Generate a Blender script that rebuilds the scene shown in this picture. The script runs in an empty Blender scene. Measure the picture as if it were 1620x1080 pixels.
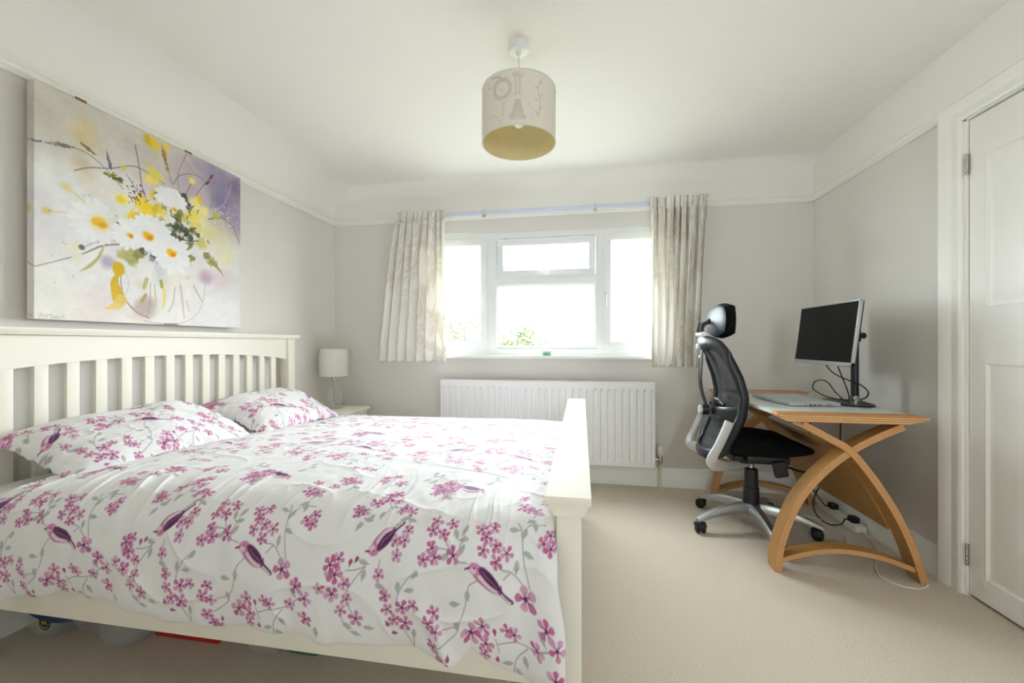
import bpy, bmesh, math, random
import numpy as np
from mathutils import Vector, Matrix

random.seed(7)
rng = np.random.default_rng(11)
SC = bpy.context.scene
COL = SC.collection
PI = math.pi

# ------------------------------------------------------------------ camera
FPX, CX, CY, EYE = 647.0, 810.0, 543.0, 1.06          # focal length / principal point in px, eye height in m
YAW = math.atan(110 / FPX)
cam = bpy.data.cameras.new('camera')
cam.sensor_width = 36.0
cam.lens = FPX / 1620 * 36
cam.shift_y = 3 / 1620
cam.clip_start = 0.02
cam.clip_end = 400
camo = bpy.data.objects.new('camera', cam)
camo.location = (0, 0, EYE)
camo.rotation_euler = (PI / 2, 0, YAW)
COL.objects.link(camo)
SC.camera = camo

# ------------------------------------------------------------------ world, light, exposure
W = bpy.data.worlds.new('overcast_sky')
SC.world = W
W.use_nodes = True
bg = W.node_tree.nodes['Background']
bg.inputs['Color'].default_value = (0.86, 0.94, 1.0, 1)
bg.inputs['Strength'].default_value = 30.0
vs = SC.view_settings
SC.display_settings.display_device = 'sRGB'
vs.view_transform = 'Standard'
vs.look = 'None'
vs.gamma = 1.0
vs.use_curve_mapping = False
vs.exposure = 0.06
SC.cycles.max_bounces = 14
SC.cycles.diffuse_bounces = 8
SC.cycles.glossy_bounces = 4
SC.cycles.transmission_bounces = 6
SC.cycles.transparent_max_bounces = 16
SC.cycles.sample_clamp_indirect = 8
SC.cycles.sample_clamp_direct = 4
SC.cycles.caustics_reflective = False
SC.cycles.caustics_refractive = False
SC.cycles.use_denoising = True


def portal(name, loc, rot, sx, sy):
    l = bpy.data.lights.new(name, 'AREA')
    l.shape = 'RECTANGLE'
    l.size, l.size_y = sx, sy
    l.cycles.is_portal = True
    o = bpy.data.objects.new(name, l)
    o.location, o.rotation_euler = loc, rot
    COL.objects.link(o)


portal('daylight_portal_garden', (-0.28, 3.32, 1.455), (-PI / 2, 0, 0), 1.92, 0.98)
portal('daylight_portal_fill', (0.8, -1.16, 1.45), (PI / 2, 0, 0), 0.6, 0.6)  # sampling portal of the added fill window

# ------------------------------------------------------------------ pixel helper
_c, _s = math.cos(YAW), math.sin(YAW)


def _ray(x, y):
    r, u = (x - CX) / FPX, (CY - y) / FPX
    return r * _c - _s, r * _s + _c, u


def on_y(x, y, Y):
    d = _ray(x, y); t = Y / d[1]
    return Vector((d[0] * t, Y, EYE + d[2] * t))


def on_x(x, y, X):
    d = _ray(x, y); t = X / d[0]
    return Vector((X, d[1] * t, EYE + d[2] * t))


def on_z(x, y, z=0.0):
    d = _ray(x, y); t = (z - EYE) / d[2]
    return Vector((d[0] * t, d[1] * t, z))


# ------------------------------------------------------------------ materials
def srgb(r, g, b):
    f = lambda v: v / 12.92 if v <= 0.04045 else ((v + 0.055) / 1.055) ** 2.4
    return (f(r / 255), f(g / 255), f(b / 255), 1)


class NT:
    """small helper around a node tree"""
    def __init__(self, name):
        self.m = bpy.data.materials.new(name)
        self.m.use_nodes = True
        self.t = self.m.node_tree
        self.p = self.t.nodes['Principled BSDF']
        self.out = self.t.nodes['Material Output']

    def n(self, typ, **kw):
        nd = self.t.nodes.new(typ)
        for k, v in kw.items():
            if k.startswith('i_'):
                nd.inputs[k[2:].replace('_', ' ')].default_value = v
            else:
                setattr(nd, k, v)
        return nd

    def l(self, a, b):
        self.t.links.new(a, b)

    def mix(self, fac, a, b, blend='MIX'):
        nd = self.n('ShaderNodeMix', data_type='RGBA', blend_type=blend)
        for sock, v in ((nd.inputs[0], fac), (nd.inputs[6], a), (nd.inputs[7], b)):
            if hasattr(v, 'links'):
                self.l(v, sock)
            else:
                sock.default_value = v
        return nd.outputs[2]

    def noise(self, scale, detail=2, coord='Object', rough=0.5, vec_scale=None):
        tc = self.n('ShaderNodeTexCoord')
        src = tc.outputs[coord]
        if vec_scale:
            mp = self.n('ShaderNodeMapping')
            mp.inputs['Scale'].default_value = vec_scale
            self.l(src, mp.inputs['Vector'])
            src = mp.outputs['Vector']
        nz = self.n('ShaderNodeTexNoise')
        nz.inputs['Scale'].default_value = scale
        nz.inputs['Detail'].default_value = detail
        nz.inputs['Roughness'].default_value = rough
        self.l(src, nz.inputs['Vector'])
        return nz.outputs['Fac']

    def bump(self, h, strength, dist=0.01):
        b = self.n('ShaderNodeBump')
        b.inputs['Strength'].default_value = strength
        b.inputs['Distance'].default_value = dist
        self.l(h, b.inputs['Height'])
        self.l(b.outputs['Normal'], self.p.inputs['Normal'])


def scl(c, k):
    return (min(c[0] * k, 1), min(c[1] * k, 1), min(c[2] * k, 1), 1)


def mat(name, c, rough=0.5, metal=0.0, var=0.04, scale=12, bump=0.0, bscale=60, spec=0.5, coat=0.0, vec_scale=None):
    """plain procedural material: base colour with a slight noise variation and optional fine bump"""
    q = NT(name)
    f = q.noise(scale, 3, vec_scale=vec_scale)
    q.l(q.mix(f, scl(c, 1 - var), scl(c, 1 + var)), q.p.inputs['Base Color'])
    q.p.inputs['Roughness'].default_value = rough
    q.p.inputs['Metallic'].default_value = metal
    q.p.inputs['Specular IOR Level'].default_value = spec
    q.p.inputs['Coat Weight'].default_value = coat
    if bump:
        q.bump(q.noise(bscale, 3, vec_scale=vec_scale), bump, 0.003)
    return q.m


def attr_mat(name, attr='print', rough=0.8, weave=900, wstr=0.1, translucent=0.0, sheen=0.0, spec=0.3):
    """colour comes from a printed colour layer stored on the mesh"""
    q = NT(name)
    a = q.n('ShaderNodeAttribute', attribute_name=attr)
    nz = q.noise(25, 2)
    col = q.mix(nz, (0.97, 0.97, 0.97, 1), (1, 1, 1, 1))
    res = q.mix(1.0, a.outputs['Color'], col, 'MULTIPLY')
    q.l(res, q.p.inputs['Base Color'])
    q.p.inputs['Roughness'].default_value = rough
    q.p.inputs['Specular IOR Level'].default_value = spec
    q.p.inputs['Sheen Weight'].default_value = sheen
    q.bump(q.noise(weave, 1), wstr, 0.001)
    if translucent:
        tr = q.n('ShaderNodeBsdfTranslucent')
        q.l(res, tr.inputs['Color'])
        mx = q.n('ShaderNodeMixShader')
        mx.inputs[0].default_value = translucent
        q.l(q.p.outputs[0], mx.inputs[1]); q.l(tr.outputs[0], mx.inputs[2])
        q.l(mx.outputs[0], q.out.inputs['Surface'])
    return q.m


def clear_mat(name, tint=(1, 1, 1, 1), clear=0.9, rough=0.03, body=(0.8, 0.8, 0.8, 1), body_amt=0.0, facet=0.0):
    """thin clear pane / plastic: transparent + fresnel gloss (+ a little milky body)"""
    q = NT(name)
    tr = q.n('ShaderNodeBsdfTransparent'); tr.inputs['Color'].default_value = tint
    gl = q.n('ShaderNodeBsdfGlossy'); gl.inputs['Roughness'].default_value = rough
    df = q.n('ShaderNodeBsdfDiffuse'); df.inputs['Color'].default_value = body
    m1 = q.n('ShaderNodeMixShader'); m1.inputs[0].default_value = body_amt
    q.l(tr.outputs[0], m1.inputs[1]); q.l(df.outputs[0], m1.inputs[2])
    fr = q.n('ShaderNodeFresnel'); fr.inputs['IOR'].default_value = 1.45
    m2 = q.n('ShaderNodeMixShader')
    ge = q.n('ShaderNodeNewGeometry'); iv = q.n('ShaderNodeMath', operation='SUBTRACT'); iv.inputs[0].default_value = 1.0
    q.l(ge.outputs['Backfacing'], iv.inputs[1])               # gloss on outward faces only, a thin pane does not trap light
    mu = q.n('ShaderNodeMath', operation='MULTIPLY'); q.l(fr.outputs[0], mu.inputs[0]); q.l(iv.outputs[0], mu.inputs[1])
    q.l(mu.outputs[0], m2.inputs[0]); q.l(m1.outputs[0], m2.inputs[1]); q.l(gl.outputs[0], m2.inputs[2])
    if facet:
        b = q.n('ShaderNodeBump'); b.inputs['Strength'].default_value = facet
        vt = q.n('ShaderNodeTexVoronoi'); vt.inputs['Scale'].default_value = 55
        tc = q.n('ShaderNodeTexCoord'); q.l(tc.outputs['Object'], vt.inputs['Vector'])
        q.l(vt.outputs['Distance'], b.inputs['Height'])
        q.l(b.outputs[0], gl.inputs['Normal']); q.l(b.outputs[0], fr.inputs['Normal'])
    q.t.nodes.remove(q.p)
    q.l(m2.outputs[0], q.out.inputs['Surface'])
    return q.m


M = {}


def make_mats():
    # wall paint: warm grey below the picture rail, white above it
    q = NT('wall_paint')
    g = q.n('ShaderNodeNewGeometry'); sx = q.n('ShaderNodeSeparateXYZ'); q.l(g.outputs['Position'], sx.inputs[0])
    mt = q.n('ShaderNodeMath', operation='GREATER_THAN'); mt.inputs[1].default_value = 2.07; q.l(sx.outputs['Z'], mt.inputs[0])
    nz = q.noise(3, 3)
    grey = q.mix(nz, srgb(222, 219, 214), srgb(226, 223, 218))
    q.l(q.mix(mt.outputs[0], grey, srgb(240, 238, 233)), q.p.inputs['Base Color'])
    q.p.inputs['Roughness'].default_value = 0.75
    q.bump(q.noise(180, 4), 0.06, 0.002)
    M['wall'] = q.m
    M['ceiling'] = mat('ceiling_paint', srgb(242, 240, 236), 0.8, var=0.01, scale=2, bump=0.04, bscale=120)
    M['trim'] = mat('white_gloss_paint', srgb(241, 240, 235), 0.32, var=0.012, scale=6, bump=0.02, bscale=90)
    q = NT('door_paint')
    f = q.noise(60, 4, vec_scale=(1, 1, 0.06))
    q.l(q.mix(f, srgb(238, 237, 232), srgb(243, 242, 238)), q.p.inputs['Base Color'])
    q.p.inputs['Roughness'].default_value = 0.3
    q.bump(f, 0.12, 0.002)
    M['door'] = q.m
    # carpet
    q = NT('carpet_pile')
    f1 = q.noise(230, 3, rough=0.75); f2 = q.noise(2.2, 3); f3 = q.noise(90, 2)
    mr = q.n('ShaderNodeMapRange'); mr.inputs['From Min'].default_value = 0.36; mr.inputs['From Max'].default_value = 0.64; q.l(f1, mr.inputs['Value'])
    a = q.mix(mr.outputs[0], srgb(146, 132, 112), srgb(250, 238, 220))
    b = q.mix(f3, a, srgb(214, 201, 182))
    c = q.mix(f2, srgb(206, 193, 174), srgb(219, 207, 189))
    q.l(q.mix(0.3, b, c), q.p.inputs['Base Color'])
    q.p.inputs['Roughness'].default_value = 1.0
    q.p.inputs['Specular IOR Level'].default_value = 0.05
    q.p.inputs['Sheen Weight'].default_value = 0.15
    q.bump(f1, 0.7, 0.006)
    M['carpet'] = q.m
    M['upvc'] = mat('white_upvc', srgb(234, 237, 238), 0.35, var=0.01)
    M['glass'] = clear_mat('window_glass')
    M['bed'] = mat('cream_painted_wood', srgb(242, 238, 223), 0.45, var=0.015, scale=5, bump=0.03, bscale=70)
    M['sheet'] = mat('white_cotton_sheet', srgb(226, 228, 230), 0.9, var=0.02, bump=0.15, bscale=300)
    M['fabric'] = attr_mat('printed_cotton', rough=0.65, weave=700, wstr=0.12, sheen=0.15, spec=0.35)
    M['canvas'] = attr_mat('painted_canvas', rough=0.7, weave=500, wstr=0.15)
    M['shade'] = attr_mat('printed_lampshade', rough=0.85, weave=500, wstr=0.15, translucent=0.15)
    M['curtain'] = attr_mat('cream_damask_curtain', rough=0.85, weave=350, wstr=0.15, translucent=0.2)
    M['rad'] = mat('radiator_enamel', srgb(238, 239, 240), 0.3, var=0.01)
    M['chrome'] = mat('chrome', srgb(200, 198, 192), 0.15, 1.0, var=0.05)
    M['silver'] = mat('silver_painted_plastic', srgb(206, 208, 208), 0.4, 0.55, var=0.03)
    M['alu'] = mat('brushed_aluminium', srgb(178, 180, 180), 0.33, 0.9, var=0.05, scale=30)
    M['brass'] = mat('aged_brass', srgb(150, 122, 62), 0.35, 0.9, var=0.1)
    M['black'] = mat('black_plastic', srgb(26, 27, 29), 0.38, var=0.1)
    M['satin'] = mat('dark_satin_plastic', srgb(25, 28, 32), 0.32, var=0.06)
    M['shell'] = mat('grey_headrest_shell', srgb(62, 68, 74), 0.45, var=0.05)
    M['seat'] = mat('black_seat_fabric', srgb(15, 15, 16), 0.95, var=0.15, scale=80, bump=0.3, bscale=400, spec=0.15)
    M['rubber'] = mat('black_rubber', srgb(18, 18, 19), 0.55, var=0.1)
    M['screen'] = mat('dark_screen', srgb(17, 18, 17), 0.3, var=0.03, spec=0.08)
    M['laptop'] = mat('laptop_silver', srgb(196, 200, 200), 0.4, 0.35, var=0.02)
    M['pipe'] = mat('cream_painted_pipe', srgb(220, 211, 178), 0.4, var=0.03)
    M['cream_plastic'] = mat('cream_plastic', srgb(232, 230, 220), 0.4, var=0.02)
    M['white_cable'] = mat('white_cable_sheath', srgb(222, 218, 204), 0.5, var=0.03)
    M['shade_plain'] = mat('linen_lampshade', srgb(226, 223, 212), 0.9, var=0.03, scale=200, bump=0.2, bscale=300)
    M['shade_in'] = mat('cream_shade_lining', srgb(222, 207, 160), 0.8, var=0.04, scale=60)
    M['cutglass'] = clear_mat('cut_glass', tint=(0.90, 0.92, 0.91, 1), rough=0.06, body=(0.85, 0.87, 0.85, 1), body_amt=0.24, facet=1.0)
    M['tub'] = clear_mat('clear_storage_plastic', tint=(0.93, 0.95, 0.95, 1), rough=0.25, body=(0.8, 0.82, 0.82, 1), body_amt=0.27)
    M['bulb'] = mat('pearl_bulb', srgb(240, 240, 236), 0.25, var=0.01)
    M['track'] = mat('pale_blue_white_track', srgb(214, 222, 236), 0.35, var=0.02)
    M['red'] = mat('red_card', srgb(176, 34, 28), 0.55, var=0.08)
    M['pink'] = mat('pink_red_contents', srgb(170, 88, 88), 0.7, var=0.15, scale=20)
    M['green_tub'] = mat('green_plastic', srgb(60, 120, 92), 0.4, var=0.1)
    M['blue'] = mat('navy_plastic', srgb(28, 52, 92), 0.4, var=0.08)
    M['yellow'] = mat('yellow_ink', srgb(222, 204, 60), 0.6, var=0.03)
    M['navy_ink'] = mat('navy_ink', srgb(26, 36, 52), 0.6, var=0.05)
    M['mint'] = mat('mint_green_plastic', srgb(112, 186, 148), 0.4, var=0.05)
    M['glasstop'] = mat('white_backed_glass', srgb(206, 215, 210), 0.06, var=0.01, spec=0.6)
    # woods
    for nm, c1, c2, vsx in (('oak', (160, 116, 62), (182, 138, 80), (3, 3, 60)), ('oak_y', (154, 114, 60), (176, 134, 76), (3, 60, 3))):
        q = NT(nm + '_veneer')
        f = q.noise(2.0, 4, vec_scale=(30, 2.0, 30) if nm == 'oak_y' else (8, 8, 30))
        q.l(q.mix(f, srgb(*c1), srgb(*c2)), q.p.inputs['Base Color'])
        q.p.inputs['Roughness'].default_value = 0.38
        M[nm] = q.m
    M['ply_l'] = mat('ply_light_layer', srgb(232, 202, 152), 0.5, var=0.06, scale=30)
    M['ply_d'] = mat('ply_dark_layer', srgb(190, 132, 78), 0.5, var=0.12, scale=30)
    # back-mesh of the office chair: woven strands with open gaps
    q = NT('chair_mesh_fabric')
    tc = q.n('ShaderNodeTexCoord')
    wv = q.n('ShaderNodeTexWave', wave_type='BANDS', bands_direction='Z'); wv.inputs['Scale'].default_value = 95
    q.l(tc.outputs['Object'], wv.inputs['Vector'])
    q.l(q.mix(wv.outputs['Fac'], srgb(16, 18, 20), srgb(48, 52, 54)), q.p.inputs['Base Color'])
    q.p.inputs['Roughness'].default_value = 0.8
    tr = q.n('ShaderNodeBsdfTransparent')
    mr = q.n('ShaderNodeMapRange'); mr.inputs['To Min'].default_value = 0.78; mr.inputs['To Max'].default_value = 0.95
    q.l(wv.outputs['Fac'], mr.inputs['Value'])
    mx = q.n('ShaderNodeMixShader'); q.l(mr.outputs[0], mx.inputs[0]); q.l(tr.outputs[0], mx.inputs[1]); q.l(q.p.outputs[0], mx.inputs[2])
    q.l(mx.outputs[0], q.out.inputs['Surface'])
    M['mesh'] = q.m
    M['bark'] = mat('bark', srgb(92, 80, 66), 0.9, var=0.2)
    M['leaf_a'] = mat('leaf_mid_green', srgb(80, 90, 56), 0.7, var=0.3, scale=3)
    M['leaf_b'] = mat('leaf_grey_green', srgb(80, 86, 68), 0.7, var=0.3, scale=3)
    M['grass'] = mat('meadow_grass', srgb(112, 114, 96), 0.9, var=0.2, scale=0.5)


make_mats()


# ------------------------------------------------------------------ mesh builder
class MB:
    def __init__(self):
        self.v, self.f, self.m = [], [], []

    def add(self, vs, fs, mi=0):
        o = len(self.v)
        self.v += [tuple(p) for p in vs]
        self.f += [tuple(i + o for i in f) for f in fs]
        self.m += [mi] * len(fs)
        return self

    def bm(self, b, mi=0, mtx=None):
        b.verts.index_update()
        vs = [(mtx @ v.co if mtx else v.co.copy()) for v in b.verts]
        fs = [[v.index for v in f.verts] for f in b.faces]
        b.free()
        return self.add(vs, fs, mi)

    def box(self, x0, x1, y0, y1, z0, z1, bev=0.0, mi=0, seg=2, mtx=None):
        b = bmesh.new()
        bmesh.ops.create_cube(b, size=1)
        for v in b.verts:
            v.co = Vector((x0 + (v.co.x + .5) * (x1 - x0), y0 + (v.co.y + .5) * (y1 - y0), z0 + (v.co.z + .5) * (z1 - z0)))
        if bev:
            bmesh.ops.bevel(b, geom=b.edges[:], offset=bev, segments=seg, affect='EDGES', profile=0.6)
        return self.bm(b, mi, mtx)

    def prism(self, poly, axis, a, b, mi=0):
        """polygon given in the two axes other than `axis` (cyclic order x,y,z), extruded from a to b"""
        n = len(poly)
        def P(p, t):
            return {'x': (t, p[0], p[1]), 'y': (p[0], t, p[1]), 'z': (p[0], p[1], t)}[axis]
        vs = [P(p, a) for p in poly] + [P(p, b) for p in poly]
        fs = [[i, (i + 1) % n, n + (i + 1) % n, n + i] for i in range(n)]
        fs += [list(range(n))[::-1], [n + i for i in range(n)]]
        return self.add(vs, fs, mi)

    def lathe(self, prof, c=(0, 0, 0), seg=32, mi=0, axis='z', cap=True):
        vs, fs = [], []
        n = len(prof)
        for i in range(seg):
            a = 2 * PI * i / seg
            for r, h in prof:
                p = (r * math.cos(a), r * math.sin(a), h)
                if axis == 'x':
                    p = (p[2], p[0], p[1])
                elif axis == 'y':
                    p = (p[1], p[2], p[0])
                vs.append((p[0] + c[0], p[1] + c[1], p[2] + c[2]))
        for i in range(seg):
            j = (i + 1) % seg
            for k in range(n - 1):
                fs.append([i * n + k, j * n + k, j * n + k + 1, i * n + k + 1])
        if cap:
            fs.append([i * n for i in range(seg)][::-1])
            fs.append([i * n + n - 1 for i in range(seg)])
        return self.add(vs, fs, mi)

    def tube(self, pts, r, seg=10, mi=0, closed=False, cap=True, flat=None, up=None):
        """sweep a circle (or an ellipse: r = in-plane, flat = across) along pts"""
        pts = [Vector(p) for p in pts]
        n = len(pts)
        R = r if isinstance(r, (list, tuple)) else [r] * n
        Fl = flat if isinstance(flat, (list, tuple)) else [flat] * n
        vs, fs = [], []
        prev = None
        for i, p in enumerate(pts):
            a = pts[(i - 1) % n] if (closed or i > 0) else p
            b = pts[(i + 1) % n] if (closed or i < n - 1) else p
            t = (b - a).normalized()
            if up is not None:
                u = Vector(up) - t * Vector(up).dot(t)
            elif prev is None:
                u = t.orthogonal()
            else:
                u = prev - t * prev.dot(t)
            u.normalize(); prev = u
            w = t.cross(u)
            f = Fl[i] if Fl[i] is not None else R[i]
            for k in range(seg):
                an = 2 * PI * k / seg
                vs.append(p + u * (R[i] * math.cos(an)) + w * (f * math.sin(an)))
        for i in range(n if closed else n - 1):
            j = (i + 1) % n
            for k in range(seg):
                l = (k + 1) % seg
                fs.append([i * seg + k, i * seg + l, j * seg + l, j * seg + k])
        if cap and not closed:
            fs.append(list(range(seg))[::-1])
            fs.append([(n - 1) * seg + k for k in range(seg)])
        return self.add(vs, fs, mi)

    def build(self, name, mats, parent=None, smooth=35, world=True):
        me = bpy.data.meshes.new(name)
        v = self.v
        off = Vector((0, 0, 0))
        if parent is not None and world:
            q = parent
            while q is not None:
                off += q.location; q = q.parent
            v = [(a - off.x, b - off.y, c - off.z) for a, b, c in v]
        me.from_pydata(v, [], self.f)
        for m in (mats if isinstance(mats, (list, tuple)) else [mats]):
            me.materials.append(M[m] if isinstance(m, str) else m)
        if any(self.m):
            me.polygons.foreach_set('material_index', self.m)
        b = bmesh.new(); b.from_mesh(me)
        bmesh.ops.recalc_face_normals(b, faces=b.faces); b.to_mesh(me); b.free()
        if smooth:
            me.shade_smooth()
            me.set_sharp_from_angle(angle=math.radians(smooth))
        me.update()
        o = bpy.data.objects.new(name, me)
        COL.objects.link(o)
        if parent is not None:
            o.parent = parent
        return o


def grid(name, P, m, parent=None, color=None, closed=False, off=(0, 0, 0)):
    """object from an (n, m, 3) array of points; optional printed colour layer (sRGB 0-1)"""
    n, k = P.shape[:2]
    P = P - np.array(off)
    me = bpy.data.meshes.new(name)
    nu = n if closed else n - 1
    i = np.arange(nu)[:, None]; j = np.arange(k - 1)[None, :]
    i2 = (i + 1) % n
    q = np.stack([i * k + j + 0 * i, i2 * k + j, i2 * k + j + 1, i * k + j + 1], -1).reshape(-1, 4)
    me.vertices.add(n * k)
    me.vertices.foreach_set('co', P.reshape(-1).astype(np.float32))
    nf = len(q)
    me.loops.add(nf * 4); me.polygons.add(nf)
    me.loops.foreach_set('vertex_index', q.reshape(-1).astype(np.int32))
    me.polygons.foreach_set('loop_start', np.arange(0, nf * 4, 4, dtype=np.int32))
    me.polygons.foreach_set('use_smooth', np.ones(nf, dtype=bool))
    me.update(calc_edges=True)
    me.validate()
    if color is not None:
        c = np.clip(color.reshape(-1, 3), 0, 1)
        lin = np.where(c <= 0.04045, c / 12.92, ((c + 0.055) / 1.055) ** 2.4)
        at = me.color_attributes.new('print', 'FLOAT_COLOR', 'POINT')
        at.data.foreach_set('color', np.concatenate([lin, np.ones((len(lin), 1))], 1).reshape(-1).astype(np.float32))
    me.materials.append(M[m])
    o = bpy.data.objects.new(name, me)
    COL.objects.link(o)
    if parent is not None:
        o.parent = parent
    return o


def tag(o, label, cat, group=None):
    o['label'] = label; o['category'] = cat
    if group:
        o['group'] = group
    return o


def struct(o, label=None):
    o['kind'] = 'structure'
    if label:
        o['label'] = label
    return o


def thing(name, label, cat, loc=(0, 0, 0), group=None):
    o = bpy.data.objects.new(name, None)
    o.empty_display_size = 0.05
    o.location = loc
    COL.objects.link(o)
    if label:
        tag(o, label, cat, group)
    return o


def catmull(pts, n):
    """smooth curve through pts, n samples per span"""
    P = [Vector(p) for p in pts]
    P = [P[0] * 2 - P[1]] + P + [P[-1] * 2 - P[-2]]
    out = []
    for i in range(1, len(P) - 2):
        a, b, c, d = P[i - 1:i + 3]
        for k in range(n):
            t = k / n
            out.append(0.5 * ((2 * b) + (c - a) * t + (2 * a - 5 * b + 4 * c - d) * t * t + (3 * b - a - 3 * c + d) * t ** 3))
    out.append(P[-2])
    return out


def vnoise(x, y, seed=0):
    xi, yi = np.floor(x).astype(np.int64), np.floor(y).astype(np.int64)
    fx, fy = x - xi, y - yi
    fx, fy = fx * fx * fx * (fx * (fx * 6 - 15) + 10), fy * fy * fy * (fy * (fy * 6 - 15) + 10)
    def h(a, b):
        n = (a * 374761393 + b * 668265263 + seed * 974634777) & 0xffffffff
        n = ((n ^ (n >> 13)) * 1274126177) & 0xffffffff
        return ((n ^ (n >> 16)) & 0xffff) / 65535.0 * 2 - 1
    return (h(xi, yi) * (1 - fx) + h(xi + 1, yi) * fx) * (1 - fy) + (h(xi, yi + 1) * (1 - fx) + h(xi + 1, yi + 1) * fx) * fy


def sstep(a, b, x):
    t = np.clip((x - a) / (b - a), 0, 1)
    return t * t * (3 - 2 * t)

# ================================================================== THE ROOM
XL, XR, YB, YN, ZC = -2.07, 1.602, 3.18, -1.0, 2.36
WT = 0.12
WIN = (-1.24, 0.68, 0.965, 1.945)          # garden window opening: x0, x1, z0, z1
FILL_WIN = (0.5, 1.1, 1.15, 1.75)               # invented window behind the camera, added as fill light
DOOR = (1.20, 2.03, 2.005)                 # y0, y1, top


def wall_with_hole_y(name, y0, y1, w):
    b = MB()
    x0, x1 = XL - WT, XR + WT
    b.box(x0, x1, y0, y1, -0.02, w[2]); b.box(x0, x1, y0, y1, w[3], ZC + 0.02)
    b.box(x0, w[0], y0, y1, w[2], w[3]); b.box(w[1], x1, y0, y1, w[2], w[3])
    return struct(b.build(name, 'wall', smooth=0))


struct(MB().box(XL - WT, XR + 0.6, YN - WT, YB + WT, -0.06, 0.0).build('floor', 'carpet', smooth=0), 'beige short pile carpet')
struct(MB().box(XL - WT, XL, YN, YB, -0.02, ZC + 0.02).build('wall_left', 'wall', smooth=0))
wall_with_hole_y('wall_back', YB, YB + WT, WIN)
wall_with_hole_y('wall_near', YN - WT, YN, FILL_WIN)
b = MB()
b.box(XR, XR + WT, YN, DOOR[0], -0.02, ZC + 0.02); b.box(XR, XR + WT, DOOR[1], YB, -0.02, ZC + 0.02)
b.box(XR, XR + WT, DOOR[0], DOOR[1], DOOR[2], ZC + 0.02)
struct(b.build('wall_right', 'wall', smooth=0))
b = MB(); b.box(XR + WT, XR + WT + 0.05, DOOR[0] - 0.2, DOOR[1] + 0.2, -0.02, ZC)  # unseen slab added outside the door opening to block sky light leaking in
struct(b.build('light_leak_slab', 'wall', smooth=0))

# ceiling with a plaster cove along the back and left walls
b = MB()
b.box(XL - WT, XR + WT, YN - WT, YB + WT, ZC, ZC + 0.12)
RC = 0.10
arc = [(RC - RC * math.cos(t), -RC + RC * math.sin(t)) for t in [PI / 2 * k / 8 for k in range(9)]]
b.prism([(YB - 0.0005 - a, ZC + h) for a, h in arc] + [(YB, ZC + 0.001)], 'x', XL, XR)
b.prism([(XL + 0.0005 + a * 2.3, ZC + h * 2.3) for a, h in arc] + [(XL, ZC + 0.001)], 'y', YN, YB)
struct(b.build('ceiling', 'ceiling', smooth=40))

# skirting boards: flat face with a moulded top
sk = [(0.0, 0.0), (0.018, 0.0), (0.018, 0.100), (0.014, 0.108), (0.015, 0.116), (0.010, 0.126), (0.007, 0.139), (0.0, 0.139)]
struct(MB().prism([(YB - a, z) for a, z in sk], 'x', XL, XR).build('baseboard_back', 'trim', smooth=50))
struct(MB().prism([(XL + a, z) for a, z in sk], 'y', YN, YB).build('baseboard_left', 'trim', smooth=50))
struct(MB().prism([(XR - a, z) for a, z in sk], 'y', 2.137, YB).build('baseboard_right', 'trim', smooth=50))
struct(MB().prism([(YN + a, z) for a, z in sk], 'x', XL, XR).build('baseboard_near', 'trim', smooth=50))
# picture rails
pr = [(0.0, 2.052), (0.012, 2.052), (0.016, 2.058), (0.014, 2.064), (0.020, 2.070), (0.022, 2.082), (0.016, 2.089), (0.022, 2.094), (0.0, 2.097)]
struct(MB().prism([(YB - a, z) for a, z in pr], 'x', XL, XR).build('trim_1', 'trim', smooth=30), 'white picture rail on the window wall')
struct(MB().prism([(XL + a, z) for a, z in pr], 'y', YN, YB).build('trim_2', 'trim', smooth=30), 'white picture rail on the bed wall')
struct(MB().prism([(XR - a, z) for a, z in pr], 'y', 2.137, YB).build('trim_3', 'trim', smooth=30), 'white picture rail above the desk')

# door architrave: stepped moulding round the opening
ar = [(0.0, 0.0), (0.0, 0.014), (0.012, 0.018), (0.045, 0.016), (0.055, 0.020), (0.075, 0.026), (0.095, 0.028), (0.107, 0.022), (0.107, 0.0)]   # (outwards, proud)
b = MB()
b.prism([(XR - p, DOOR[1] + o) for o, p in ar], 'z', 0.0, DOOR[2] + 0.085)
b.prism([(XR - p, DOOR[0] - o) for o, p in ar], 'z', 0.0, DOOR[2] + 0.085)
b.prism([(XR - p - 0.0005, DOOR[2] + o * 0.85) for o, p in ar], 'y', DOOR[0] - 0.107, DOOR[1] + 0.107)
# lining of the opening and door stop
b.box(XR - 0.004, XR + WT, DOOR[1] - 0.012, DOOR[1] + 0.001, 0, DOOR[2]); b.box(XR - 0.004, XR + WT, DOOR[0], DOOR[0] + 0.012, 0, DOOR[2])
b.box(XR - 0.004, XR + WT, DOOR[0], DOOR[1], DOOR[2] - 0.006, DOOR[2] + 0.002)
struct(b.build('trim_4', 'trim', smooth=15), 'white moulded architrave round the door')

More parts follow.
